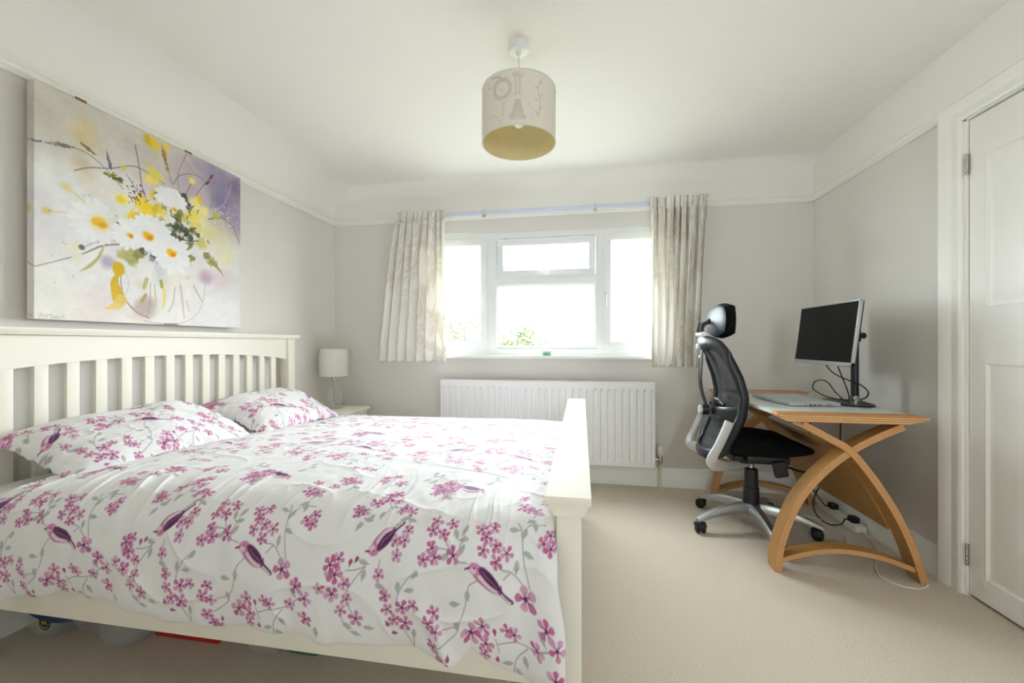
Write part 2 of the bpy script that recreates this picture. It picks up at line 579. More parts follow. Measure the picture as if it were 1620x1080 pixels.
# moulded panel door
dr = thing('door_1', None, None, (XR, DOOR[1] - 0.02, 0)); struct(dr, 'white moulded panel door')
y0d, y1d, z0d, z1d = DOOR[0] + 0.016, DOOR[1] - 0.016, 0.012, DOOR[2] - 0.012
ycut = [y0d, y0d + 0.075, y0d + 0.355, y1d - 0.345, y1d - 0.065, y1d]
zcut = [z0d, 0.098, 0.985, 1.205, 1.832, z1d]
b = MB()
xf = XR + 0.004
for i in range(5):
    for j in range(5):
        ya, yb, za, zb = ycut[i], ycut[i + 1], zcut[j], zcut[j + 1]
        if i in (1, 3) and j in (1, 3):
            ins = [(0, 0), (0.006, -0.002), (0.016, 0.006), (0.024, 0.007), (0.048, 0.002), (0.054, 0.0015)]
            ring = []
            for a, d in ins:
                ring.append([(xf + d, ya + a, za + a), (xf + d, yb - a, za + a), (xf + d, yb - a, zb - a), (xf + d, ya + a, zb - a)])
            vsx = [p for r in ring for p in r]
            fsx = [[k * 4 + e, k * 4 + (e + 1) % 4, k * 4 + 4 + (e + 1) % 4, k * 4 + 4 + e] for k in range(len(ins) - 1) for e in range(4)]
            e0 = (len(ins) - 1) * 4
            fsx.append([e0, e0 + 1, e0 + 2, e0 + 3])
            b.add(vsx, fsx)
        else:
            b.add([(xf, ya, za), (xf, yb, za), (xf, yb, zb), (xf, ya, zb)], [[0, 1, 2, 3]])
b.box(xf + 0.012, xf + 0.04, y0d, y1d, z0d, z1d)
for (ya, yb, za, zb) in ((y0d, y1d, z0d, z0d), (y0d, y1d, z1d, z1d)):
    b.add([(xf, ya, za), (xf, yb, za), (xf + 0.02, yb, za), (xf + 0.02, ya, za)], [[0, 1, 2, 3]])
for ya in (y0d, y1d):
    b.add([(xf, ya, z0d), (xf + 0.02, ya, z0d), (xf + 0.02, ya, z1d), (xf, ya, z1d)], [[0, 1, 2, 3]])
b.build('door_leaf', 'door', dr, smooth=20)
for zc in (1.812, 0.172):
    h = MB()
    for k in range(5):
        h.lathe([(0.0, -0.0085), (0.0052, -0.0085), (0.0058, -0.007), (0.0058, 0.007), (0.0052, 0.0085), (0, 0.0085)], (XR - 0.004, DOOR[1] - 0.013, zc - 0.036 + 0.018 * k), 12, cap=False)
    h.box(XR - 0.003, XR + 0.0035, DOOR[1] - 0.016, DOOR[1] - 0.010, zc - 0.045, zc + 0.045)
    h.build('hinge', 'chrome', dr)
h = MB()
h.lathe([(0.0, 0), (0.026, 0), (0.026, 0.006), (0.010, 0.010), (0.010, 0.04), (0.0, 0.04)], (0, 0, 0), 20)
for i, v in enumerate(h.v):
    h.v[i] = (XR + 0.003 - v[2], DOOR[0] + 0.075 + v[0], 1.0 + v[1])
h.tube([(XR - 0.035, DOOR[0] + 0.07, 1.0), (XR - 0.04, DOOR[0] + 0.12, 1.0), (XR - 0.038, DOOR[0] + 0.19, 0.998)], 0.009, 12)
h.build('handle', 'chrome', dr)


# ------------------------------------------------------------------ garden window
def bars(b, x0, x1, z0, z1, t, y0, y1, bev=0.004, tb=None, mtx=None):
    tb = t if tb is None else tb
    b.box(x0, x1, y0, y1, z1 - t, z1, bev, mtx=mtx); b.box(x0, x1, y0, y1, z0, z0 + tb, bev, mtx=mtx)
    b.box(x0, x0 + t, y0, y1, z0 + tb - 0.002, z1 - t + 0.002, bev, mtx=mtx); b.box(x1 - t, x1, y0, y1, z0 + tb - 0.002, z1 - t + 0.002, bev, mtx=mtx)


wn = thing('window_1', None, None, (-0.28, YB, WIN[2])); struct(wn, 'white casement window with an open top vent')
ya, yb = YB + 0.02, YB + 0.085
x0, x1, z0, z1 = WIN
MLa, MLb, MRa, MRb = -0.752, -0.672, 0.108, 0.172
b = MB()
bars(b, x0, x1, z0, z1, 0.05, ya, yb)
b.box(MLa, MLb, ya, yb, z0 + 0.045, z1 - 0.045, 0.004); b.box(MRa, MRb, ya, yb, z0 + 0.045, z1 - 0.045, 0.004)
b.box(MLb - 0.002, MRa + 0.002, ya, yb, 1.525, 1.595, 0.004)
# beads of the fixed centre pane
bars(b, MLb - 0.002, MRa + 0.002, z0 + 0.048, 1.527, 0.014, ya + 0.012, yb - 0.012, 0.003, tb=0.028)
b.build('window_frame', 'upvc', wn)
MB().box(MLb, MRa, ya + 0.030, ya + 0.036, z0 + 0.05, 1.53).build('pane', 'glass', wn, smooth=0)
for (sa, sb, hx) in ((x0 + 0.045, MLa + 0.006, MLa - 0.010), (MRb - 0.006, x1 - 0.045, MRb + 0.010)):
    b = MB(); bars(b, sa, sb, z0 + 0.045, z1 - 0.045, 0.055, ya - 0.008, yb - 0.008, 0.006, tb=0.062)
    s = b.build('casement_sash', 'upvc', wn)
    MB().box(sa + 0.05, sb - 0.05, ya + 0.025, ya + 0.031, z0 + 0.1, z1 - 0.095).build('pane', 'glass', s, smooth=0)
    h = MB(); h.box(hx - 0.008, hx + 0.008, ya - 0.018, ya - 0.008, 1.40, 1.45, 0.004)
    h.tube([(hx, ya - 0.018, 1.43), (hx, ya - 0.03, 1.425), (hx + 0.0, ya - 0.032, 1.33)], 0.0075, 10)
    h.build('handle', 'silver' if hx > 0 else 'upvc', s)
# top vent, hinged along its top edge and pushed slightly open
vz0, vz1 = 1.592, 1.905
mt = Matrix.Translation((0, ya + 0.03, vz1)) @ Matrix.Rotation(math.radians(7), 4, 'X') @ Matrix.Translation((0, -(ya + 0.03), -vz1))
b = MB(); bars(b, MLb + 0.002, MRa - 0.002, vz0 + 0.004, vz1 - 0.016, 0.05, ya, yb - 0.01, 0.006, mtx=mt)
s = b.build('vent_sash', 'upvc', wn)
MB().box(MLb + 0.045, MRa - 0.045, ya + 0.028, ya + 0.034, vz0 + 0.05, vz1 - 0.06, mtx=mt).build('pane', 'glass', s, smooth=0)
h = MB(); h.tube([(-0.285, ya + 0.002, vz0 + 0.004), (-0.287, ya - 0.004, vz0 + 0.02), (-0.292, ya + 0.012, vz0 + 0.10)], 0.006, 8)
h.box(-0.30, -0.272, ya - 0.008, ya + 0.006, vz0 - 0.012, vz0 + 0.008, 0.003)
h.build('stay', 'upvc', s)
h = MB()
for hx in (-0.60, 0.03):
    h.box(hx - 0.03, hx + 0.03, ya + 0.018, ya + 0.03, vz1 - 0.012, vz1 - 0.003, 0.002)
h.build('hinge', 'chrome', s)
# plaster reveal is the wall itself; inner sill board
MB().box(x0 - 0.03, x1 + 0.03, YB - 0.075, YB + 0.03, z0 - 0.022, z0 + 0.002, 0.006).build('window_sill', 'trim', wn)

# unseen window added behind the camera to fill the room with light
fill_wn = thing('fill_window', None, None, (0.8, YN - WT, FILL_WIN[2])); struct(fill_wn, 'white casement window added behind the camera for fill light')
b = MB(); bars(b, FILL_WIN[0], FILL_WIN[1], FILL_WIN[2], FILL_WIN[3], 0.06, YN - 0.09, YN - 0.03)
for xm in (0.8,):
    b.box(xm - 0.03, xm + 0.03, YN - 0.09, YN - 0.03, FILL_WIN[2] + 0.05, FILL_WIN[3] - 0.05, 0.004)
b.build('window_frame', 'upvc', fill_wn)
for xa, xb in ((FILL_WIN[0] + 0.05, 0.78), (0.82, FILL_WIN[1] - 0.05)):
    MB().box(xa, xb, YN - 0.063, YN - 0.057, FILL_WIN[2] + 0.05, FILL_WIN[3] - 0.05).build('pane', 'glass', fill_wn, smooth=0)
MB().box(FILL_WIN[0] - 0.03, FILL_WIN[1] + 0.03, YN - 0.03, YN + 0.06, FILL_WIN[2] - 0.022, FILL_WIN[2] + 0.002, 0.006).build('window_sill', 'trim', fill_wn)


# ================================================================== PRINTS (flat colour layers painted with code)
class Canvas:
    """small soft-brush painter; units are metres, origin lower left"""
    def __init__(self, w, h, ppm, bgc, wrap=False):
        self.w, self.h, self.ppm, self.wrap = w, h, ppm, wrap
        self.W, self.H = int(round(w * ppm)), int(round(h * ppm))
        self.a = np.ones((self.H, self.W, 3)) * np.array(bgc) / 255.0

    def patch(self, cx, cy, R):
        x0, x1 = int((cx - R) * self.ppm) - 1, int((cx + R) * self.ppm) + 2
        y0, y1 = int((cy - R) * self.ppm) - 1, int((cy + R) * self.ppm) + 2
        if not self.wrap:
            x0, x1, y0, y1 = max(x0, 0), min(x1, self.W), max(y0, 0), min(y1, self.H)
            if x1 <= x0 or y1 <= y0:
                return None
        ix, iy = np.arange(x0, x1), np.arange(y0, y1)
        X, Y = np.meshgrid((ix + .5) / self.ppm, (iy + .5) / self.ppm)
        return X, Y, np.ix_(iy % self.H, ix % self.W)

    def put(self, idx, mask, col, alpha=1.0):
        m = np.clip(mask * alpha, 0, 1)[..., None]
        c = np.asarray(col, float) / 255.0
        self.a[idx] = self.a[idx] * (1 - m) + c * m

    def blob(self, cx, cy, rx, ry=None, ang=0, col=(0, 0, 0), alpha=1, soft=0.3, rag=0.0, seed=0, fr=60):
        ry = rx if ry is None else ry
        q = self.patch(cx, cy, max(rx, ry) * (1.3 + soft))
        if q is None:
            return
        X, Y, idx = q
        dx, dy = X - cx, Y - cy
        ca, sa = math.cos(ang), math.sin(ang)
        u, v = (dx * ca + dy * sa) / rx, (-dx * sa + dy * ca) / ry
        r = np.sqrt(u * u + v * v)
        if rag:
            r = r + rag * (vnoise(X * fr, Y * fr, seed) + 0.5 * vnoise(X * fr * 2.3, Y * fr * 2.3, seed + 5))
        self.put(idx, 1 - sstep(1 - soft, 1 + soft * 0.6, r), col, alpha)

    def petal(self, cx, cy, ang, ln, wd, col, alpha=1.0, edge=None, streak=None, fat=0.6):
        q = self.patch(cx + math.cos(ang) * ln / 2, cy + math.sin(ang) * ln / 2, ln * 0.75 + wd)
        if q is None:
            return
        X, Y, idx = q
        dx, dy = X - cx, Y - cy
        ca, sa = math.cos(ang), math.sin(ang)
        t, n = (dx * ca + dy * sa) / ln, (-dx * sa + dy * ca) / wd
        w = np.where(t < fat, np.sqrt(np.clip(t / fat, 0, 1)) * (0.25 + 0.75 * np.clip(t / fat, 0, 1)), np.sqrt(np.clip(1 - ((t - fat) / (1 - fat)) ** 2, 0, 1)))
        d = (w - np.abs(n)) * wd * self.ppm
        mask = np.clip(d * 0.9 + 0.3, 0, 1) * (t > -0.02) * (t < 1.02)
        self.put(idx, mask, col, alpha)
        if edge is not None:
            self.put(idx, mask * (1 - sstep(0.0, 0.35, w - np.abs(n))), edge, 0.55)
        if streak is not None:
            self.put(idx, mask * np.clip(1 - t / 0.62, 0, 1) * (0.6 + 0.4 * np.cos(n * 9)), streak, 0.9)

    def stroke(self, pts, wd, col, alpha=1.0, rag=0.0, seed=0, n=10):
        P = catmull([(p[0], p[1], 0) for p in pts], n) if len(pts) > 2 else [Vector((p[0], p[1], 0)) for p in pts]
        cx = sum(p.x for p in P) / len(P); cy = sum(p.y for p in P) / len(P)
        mw = max(wd) if isinstance(wd, (list, tuple)) else wd
        R = max((Vector((cx, cy, 0)) - p).length for p in P) + mw * 1.5
        q = self.patch(cx, cy, R)
        if q is None:
            return
        X, Y, idx = q
        best = np.full(X.shape, -9.0)
        N = len(P) - 1
        for i in range(N):
            a, bb = P[i], P[i + 1]
            dx, dy = bb.x - a.x, bb.y - a.y
            L2 = dx * dx + dy * dy + 1e-12
            t = np.clip(((X - a.x) * dx + (Y - a.y) * dy) / L2, 0, 1)
            d = np.hypot(X - a.x - t * dx, Y - a.y - t * dy)
            if isinstance(wd, (list, tuple)):
                f = (i + t) / N * (len(wd) - 1)
                w = np.interp(f, np.arange(len(wd)), wd)
            else:
                w = wd
            best = np.maximum(best, w / 2 - d)
        if rag:
            best = best + rag * vnoise(X * 150, Y * 150, seed)
        self.put(idx, np.clip(best * self.ppm + 0.5, 0, 1), col, alpha)

    def sample(self, u, v):
        """bilinear look-up at metres u, v"""
        x, y = u * self.ppm - .5, v * self.ppm - .5
        x0, y0 = np.floor(x).astype(int), np.floor(y).astype(int)
        fx, fy = (x - x0)[..., None], (y - y0)[..., None]
        if self.wrap:
            g = lambda a, b: self.a[b % self.H, a % self.W]
        else:
            g = lambda a, b: self.a[np.clip(b, 0, self.H - 1), np.clip(a, 0, self.W - 1)]
        return (g(x0, y0) * (1 - fx) + g(x0 + 1, y0) * fx) * (1 - fy) + (g(x0, y0 + 1) * (1 - fx) + g(x0 + 1, y0 + 1) * fx) * fy


# ------------------------------------------------------------------ blossom-and-bird print of the bed linen, 0.6 m repeat
TILE = Canvas(0.6, 0.6, 900, (236, 236, 236), wrap=True)


def paint_linen():
    T = TILE
    R = random.Random(3)
    def C(x, y):                       # layout grid: 1237 units = one repeat
        return ((x - 330) / 1237 * 0.6, (1000 - y) * 0.000485)
    STEM, LEAF, LEAFD = (156, 156, 160), (186, 188, 186), (140, 142, 142)

    def leaf(x, y, ang, ln=0.026):
        px, py = C(x, y)
        a = math.radians(ang)
        px -= math.cos(a) * ln / 2; py -= math.sin(a) * ln / 2
        T.petal(px, py, a, ln, ln * 0.24, LEAF, 0.95, edge=LEAFD, fat=0.45)
        T.stroke([(px, py), (px + math.cos(a) * ln * .95, py + math.sin(a) * ln * .95)], 0.0012, LEAFD, 0.8)

    def stem(*pts):
        T.stroke([C(*p) for p in pts], 0.0024, STEM, 0.95)

    def flower(x, y, r=0.0155):
        px, py = C(x, y)
        rot = R.random() * 6.28
        sq = R.uniform(0.8, 1.0)
        for k in range(5):
            a = rot + k * 2 * PI / 5 + R.uniform(-.12, .12)
            base = [(204, 130, 172), (190, 100, 150), (196, 84, 138), (212, 156, 190)][R.randrange(4)]
            T.petal(px, py, a, r * R.uniform(.92, 1.1), r * 0.37 * sq, base, 0.9, edge=(176, 92, 140), streak=(116, 44, 96), fat=0.66)
        T.blob(px, py, r * .2, col=(88, 34, 92), alpha=0.95, soft=0.4)

    def bud(x, y, ang):
        px, py = C(x, y); a = math.radians(ang)
        T.petal(px, py, a, 0.017, 0.0048, (176, 76, 128), 1, edge=(110, 40, 84), streak=(80, 30, 70))

    # stems first
    stem((1040, 440), (990, 420), (940, 370), (905, 320)); stem((990, 420), (1000, 350), (1010, 330)); stem((940, 380), (880, 380), (850, 395))
    stem((1090, 505), (1045, 550), (1030, 630), (1000, 690), (920, 710)); stem((1000, 690), (985, 730), (890, 785))
    stem((1360, 560), (1320, 510), (1250, 440), (1200, 430)); stem((1330, 490), (1300, 380), (1285, 280), (1260, 230)); stem((1240, 440), (1210, 470))
    stem((1285, 300), (1330, 240), (1400, 225)); stem((1420, 655), (1340, 715), (1250, 725), (1180, 755)); stem((1320, 730), (1270, 800), (1262, 890), (1280, 930))
    stem((1180, 755), (1170, 735)); stem((1180, 755), (1190, 790)); stem((1495, 880), (1500, 960), (1470, 1000))
    stem((640, 300), (700, 240), (712, 235)); stem((700, 240), (720, 300)); stem((590, 450), (585, 490)); stem((585, 545), (620, 575), (640, 600))
    stem((520, 480), (470, 540), (430, 600), (400, 660)); stem((520, 480), (470, 500), (420, 505)); stem((690, 640), (700, 590), (740, 530), (790, 490))
    stem((430, 650), (450, 690), (470, 720)); stem((395, 700), (420, 770), (460, 800)); stem((710, 760), (740, 820), (755, 860)); stem((755, 860), (765, 790))
    # leaves
    for x, y, a in ((970, 315, 115), (1010, 300, 60), (1010, 340, 5), (1005, 385, 55), (920, 412, 25), (980, 602, 165), (1040, 590, 100), (990, 700, 100),
                    (1270, 420, 85), (1325, 370, 170), (1300, 290, 75), (1250, 268, 170), (1325, 220, 40), (1350, 245, 100), (1385, 640, 130), (1315, 795, 110),
                    (1230, 830, 20), (1285, 865, 120), (1268, 920, 100), (1450, 905, 175), (680, 255, 25), (725, 260, 160), (510, 465, 170), (512, 520, 75),
                    (600, 560, 165), (695, 565, 85), (750, 578, 10), (780, 505, 50), (1575 - 1237, 525, 150), (540, 760, 175), (470, 800, 165), (765, 790, 80),
                    (430, 765, 150), (1500, 800, 90), (480, 275, 170), (445, 320, 60), (490, 265, 80), (540, 240, 85)):
        leaf(x, y, a)
    # blossoms
    for x, y in ((1090, 282), (1150, 268), (1118, 322), (1167, 348), (1110, 378), (1222, 368), (1172, 412), (862, 262), (942, 264), (852, 312), (907, 318),
                 (860, 385), (820, 437), (877, 420), (1225, 682), (1258, 692), (1362, 700), (1395, 310), (1425, 275), (1430, 325),
                 (885, 715), (850, 692), (875, 642), (860, 795), (888, 848), (915, 875), (720, 318), (660, 370), (712, 362), (590, 512), (625, 602), (635, 668),
                 (775, 645), (668, 722), (678, 428), (380, 455), (420, 560), (430, 635), (400, 688), (1530, 580), (440, 230), (415, 245), (400, 215), (1345, 985),
                 (1415, 978), (1468, 988), (660, 192), (640, 210), (700, 205), (1120, 840)):
        flower(x, y)
    for x, y in ((968, 402), (1402, 598), (1450, 645), (1447, 748), (1110, 705), (1128, 778), (718, 658), (727, 738), (368, 520), (355, 607), (475, 725), (340, 480)):
        flower(x, y, 0.0195)
    for x, y in ((1310, 535), (1055, 768)):
        flower(x, y, 0.025)
    for x, y, a in ((1200, 490, -100), (1170, 725, 100), (1185, 808, -95), (940, 805, -95), (622, 722, -60), (436, 490, 80), (460, 475, 60), (685, 792, 170)):
        bud(x, y, a)
    # upper half of the repeat: further sprays
    for k in range(10):
        gx, gy = R.uniform(330, 1567), R.uniform(-180, 150)
        if k % 3 == 2:
            stem((gx, gy), (gx + 40, gy - 50), (gx + 50, gy - 110)); leaf(gx + 20, gy - 10, 40); leaf(gx + 60, gy - 70, 10); leaf(gx + 40, gy - 110, 80)
        else:
            stem((gx - 10, gy), (gx + 30, gy + 60), (gx + 20, gy + 110)); leaf(gx + 50, gy + 70, -20)
            for j in range(5):
                flower(gx + R.uniform(-70, 70), gy + R.uniform(-60, 60), R.choice((0.0155, 0.0155, 0.0195)))

    def bird(x, y, ang, mir=1, k=1.0):
        px, py = C(x, y); a = math.radians(ang)
        ca, sa = math.cos(a), math.sin(a)
        def W2(u, v):
            v *= mir
            return (px + (u * ca - v * sa) * k, py + (u * sa + v * ca) * k)
        def bl(u, v, rx, ry, da, col, al=1.0, soft=0.15):
            cx, cy = W2(u, v); T.blob(cx, cy, rx * k, ry * k, a + mir * da, col, al, soft)
        T.stroke([W2(0.02, -0.004), W2(0.036, -0.010), W2(0.055, -0.017)], [0.013 * k, 0.010 * k, 0.009 * k], (112, 62, 108))
        T.stroke([W2(0.034, -0.011), W2(0.054, -0.019)], 0.004 * k, (232, 214, 226))
        bl(0.0, -0.001, 0.032, 0.0170, -.25, (176, 110, 150)); bl(0.004, -0.0075, 0.024, 0.0075, -.25, (226, 202, 216))
        bl(-0.026, 0.008, 0.0135, 0.0125, 0, (206, 136, 172)); bl(-0.029, 0.0035, 0.007, 0.006, 0, (230, 196, 212))
        bl(0.005, 0.004, 0.026, 0.0105, -.32, (98, 44, 92)); bl(0.014, 0.001, 0.022, 0.0055, -.36, (74, 32, 80))
        for j in range(5):
            T.stroke([W2(-0.010 + j * .007, 0.008 - j * .002), W2(0.002 + j * .007, 0.001 - j * .002)], 0.0011 * k, (214, 170, 196), 0.7)
        T.stroke([W2(-0.0375, 0.006), W2(-0.0445, 0.0025)], 0.004 * k, (120, 60, 100))
        bl(-0.0275, 0.0095, 0.0018, 0.0018, 0, (50, 20, 50))
    bird(1130, 490, -12, k=1.12)
    bird(592, 368, 28, mir=-1, k=1.05)
    bird(950, -60, 150, mir=-1)


paint_linen()

# ================================================================== THE BED
BY0, BY1 = 0.955, 2.560
bed = thing('bed', 'cream painted wooden double bed with slatted headboard against the left wall', 'bed', (-1.0, 1.757, 0))
for y in (BY0, BY1 - 0.062):
    b = MB(); b.box(-2.035, -1.972, y, y + 0.062, 0, 1.088, 0.003); b.build('headboard_post', 'bed', bed)
    b = MB(); b.box(-0.058, 0.0, y, y + 0.062, 0, 0.672, 0.003); b.build('footboard_post', 'bed', bed)
capp = [(-0.048, 0), (-0.048, 0.012), (-0.040, 0.018), (-0.037, 0.026), (0.037, 0.026), (0.040, 0.018), (0.048, 0.012), (0.048, 0)]
b = MB(); b.prism([(-2.000 + x, 1.118 - z) for x, z in capp], 'y', BY0 - 0.032, BY1 + 0.032); b.build('headboard_cap', 'bed', bed, smooth=60)
b = MB()
b.box(-0.083, 0.022, BY0 - 0.030, BY1 + 0.030, 0.695, 0.715, 0.003)
b.prism([(-0.058 - 0.018, 0.695), (0.018, 0.695), (0.004, 0.668), (-0.062, 0.668)], 'y', BY0 - 0.022, BY1 + 0.022)
b.build('footboard_cap', 'bed', bed, smooth=40)
# arched top rail of the headboard
n = 28
poly = []
for i in range(n + 1):
    t = i / n; y = BY0 + 0.06 + t * (BY1 - BY0 - 0.12)
    poly.append((y, 0.950 + 0.052 * (1 - (2 * t - 1) ** 2) ** 0.8))
poly += [(BY1 - 0.06, 1.09), (BY0 + 0.06, 1.09)]
MB().prism(poly, 'x', -2.018, -1.988).build('headboard_rail', 'bed', bed, smooth=30)
MB().box(-2.018, -1.988, BY0 + 0.06, BY1 - 0.06, 0.30, 0.42, 0.003).build('headboard_rail', 'bed', bed)
MB().box(-0.044, -0.014, BY0 + 0.06, BY1 - 0.06, 0.60, 0.67, 0.003).build('footboard_rail', 'bed', bed)
MB().box(-0.044, -0.014, BY0 + 0.06, BY1 - 0.06, 0.25, 0.38, 0.003).build('footboard_rail', 'bed', bed)
sl0 = sl1 = None
k = 0
yy = 1.1175 - 0.0976
while yy < 2.43:
    if sl0 is None:
        sl0 = MB().box(-2.012, -1.994, -0.021, 0.021, 0.41, 1.003, 0.002).build('slat', 'bed', bed, world=False)
        sl0.data.transform(Matrix.Translation((1.0, -1.757, 0)))
        sl1 = MB().box(-0.038, -0.020, -0.021, 0.021, 0.37, 0.61, 0.002).build('slat', 'bed', bed, world=False)
        sl1.data.transform(Matrix.Translation((1.0, -1.757, 0)))
        c0, c1 = sl0, sl1
    else:
        c0, c1 = sl0.copy(), sl1.copy()
        COL.objects.link(c0); COL.objects.link(c1)
    c0.location.y = c1.location.y = yy
    yy += 0.0976
for y in (0.968, 2.520):
    MB().box(-1.98, -0.05, y, y + 0.028, 0.248, 0.405, 0.003).build('side_rail', 'bed', bed)
bs = None
for i in range(12):
    x = -1.9 + i * 0.155
    if bs is None:
        bs = MB().box(-0.035, 0.035, 0.99, 2.525, 0.335, 0.353).build('base_slat', 'bed', bed, world=False)
        bs.data.transform(Matrix.Translation((0, -1.757, 0))); c = bs
    else:
        c = bs.copy(); COL.objects.link(c)
    c.location.x = x + 1.0

b = MB(); b.box(-1.965, -0.09, 1.005, 2.510, 0.354, 0.585, 0.06, seg=5)
mt_ = tag(b.build('mattress', 'sheet', smooth=60), 'pale mattress with a fitted sheet under the floral duvet', 'mattress')


# ------------------------------------------------------------------ duvet
def resample(pts, seg):
    """pts: list of (y, z, spacing); returns points and arc length"""
    P = catmull([(p[0], p[1], 0) for p in pts], 24)
    A = np.array([(p.x, p.y) for p in P])
    d = np.r_[0, np.cumsum(np.hypot(*np.diff(A, axis=0).T))]
    s = [0.0]
    while s[-1] < d[-1]:
        s.append(s[-1] + seg(s[-1]))
    s = np.array(s[:-1] + [d[-1]])
    return np.interp(s, d, A[:, 0]), np.interp(s, d, A[:, 1]), s


def make_duvet():
    sec = [(0.950, 0.372), (0.945, 0.350), (0.930, 0.342), (0.916, 0.352), (0.905, 0.40), (0.900, 0.47), (0.903, 0.54), (0.922, 0.597), (0.975, 0.638),
           (1.07, 0.657), (1.22, 0.662), (1.5, 0.656), (1.8, 0.646), (2.1, 0.632), (2.35, 0.612), (2.48, 0.592), (2.56, 0.562), (2.592, 0.51), (2.600, 0.44), (2.600, 0.36)]
    Y, Z, S = resample(sec, lambda s: 0.0021 if s < 0.72 else (0.0045 if s < 1.9 else 0.012))
    nx = 860
    u = np.linspace(0, 1, nx)
    Sg, U = np.meshgrid(S, u)
    Yg, Zg = np.meshgrid(Y, u)[0], np.meshgrid(Z, u)[0]
    top = sstep(0.30, 0.44, Sg)                       # 0 on the near drop, 1 on the top
    far = sstep(1.80, 1.95, Sg)
    xend = -0.034 - 0.018 * sstep(0.17, 0.27, Sg) - 0.011 * sstep(0.28, 0.36, Sg)
    xhead = -1.735 + 0.02 * np.sin(Sg * 5)
    X = xhead + (xend - xhead) * U
    # hem line: photographed sag along the near side
    hx = [-1.74, -1.64, -1.44, -1.353, -1.206, -0.95, -0.82, -0.695, -0.609, -0.476, -0.381, -0.33, -0.28, -0.25, -0.184, -0.119, -0.07, -0.03]
    hz = [0.30, 0.325, 0.365, 0.362, 0.345, 0.332, 0.345, 0.345, 0.332, 0.335, 0.340, 0.318, 0.325, 0.355, 0.325, 0.300, 0.262, 0.262]
    hem = np.interp(X, hx, hz) + 0.004 * np.sin(X * 43)
    dropf = (1 - top) * (Zg < 0.66)
    Zg = Zg + np.where(Zg < 0.63, (hem - 0.345) * np.clip((0.63 - Zg) / 0.285, 0, 1.05), 0) * (Sg < 0.6)
    # broad sag and puff of the top
    puff = 0.010 * vnoise(X * 2.2, Yg * 2.2, 3) + 0.004 * vnoise(X * 5, Yg * 4, 9)
    headdip = -0.03 * sstep(-1.35, -1.72, X)
    footdip = -0.008 * sstep(-0.30, -0.08, X)
    onTop = top * (1 - far)
    Zg = Zg + (puff + headdip + footdip) * onTop
    # ridge lines where the cover is pulled: fine gathers close to the near shoulder
    sh = np.exp(-((Sg - 0.40) / 0.13) ** 2)
    warp = X + 0.05 * vnoise(X * 5, Sg * 6, 21) + 0.10 * (Sg - 0.4) * np.sin(X * 9)
    g = 1 - np.abs(vnoise(warp * 17, Sg * 2.2, 31)); g = g ** 4
    g2 = 1 - np.abs(vnoise(warp * 34, Sg * 3.5, 37)); g2 = g2 ** 5
    Zg = Zg + sh * (0.007 * g + 0.0025 * g2)
    # flat creases over the whole top
    cr = 1 - np.abs(vnoise(X * 4.5 + 0.4 * Yg, Yg * 8 + 1.2 * X, 51)); cr = cr ** 7
    cr2 = 1 - np.abs(vnoise(X * 9 - 3 * Yg, Yg * 11, 57)); cr2 = cr2 ** 8
    Zg = Zg + onTop * (0.003 * cr + 0.0015 * cr2 + 0.001 * vnoise(X * 30, Yg * 30, 61))
    # hanging folds on the near side (and far side), stronger towards the hem
    hang = np.clip((0.60 - Zg) / 0.26, 0, 1) * (1 - top)
    fold = np.sin(X * 15 + 1.4 * vnoise(X * 3, Sg * 2, 71) * 3) * 0.5 + vnoise(X * 7, Sg * 1.5, 73)
    Yn = Yg - hang * (0.013 + 0.013 * fold) - (1 - top) * 0.0035 * vnoise(X * 24, Sg * 7, 77)
    diag = (1 - np.abs(vnoise(X * 5 + Zg * 5, Zg * 9 - X * 2, 79))) ** 6
    Yn = Yn - (1 - top) * 0.006 * diag * sstep(0.05, 0.12, Sg)
    # deep fold pulled round the foot corner
    cor = np.exp(-((X + 0.30 + (Zg - 0.33) * 0.5) / 0.022) ** 2) * np.clip((0.52 - Zg) / 0.2, 0, 1) * (Sg < 0.4)
    Yn = Yn - 0.016 * cor
    # rolled edges at head and foot
    rollh = np.clip((X - xhead) / 0.035, 0, 1); Zg = Zg - onTop * 0.035 * (1 - np.sqrt(np.clip(1 - (1 - rollh) ** 2, 0, 1)))
    Yn = Yn + (1 - top) * 0.03 * (1 - np.sqrt(np.clip(1 - (1 - rollh) ** 2, 0, 1)))
    rollf = np.clip((xend - X) / 0.03, 0, 1); Zg = Zg - onTop * 0.02 * (1 - np.sqrt(np.clip(1 - (1 - rollf) ** 2, 0, 1)))
    Yn = Yn + (1 - top) * 0.012 * (1 - np.sqrt(np.clip(1 - (1 - rollf) ** 2, 0, 1)))
    P = np.stack([X, Yn, Zg], -1)
    col = TILE.sample(X + 0.209 + 0.388 + 0.006 * vnoise(X * 6, Sg * 6, 5), Sg + 0.01 + 0.006 * vnoise(X * 6, Sg * 6, 8))
    o = grid('duvet', P, 'fabric', color=col)
    tag(o, 'white duvet printed with pink blossom and plum birds spread over the bed', 'duvet')


make_duvet()


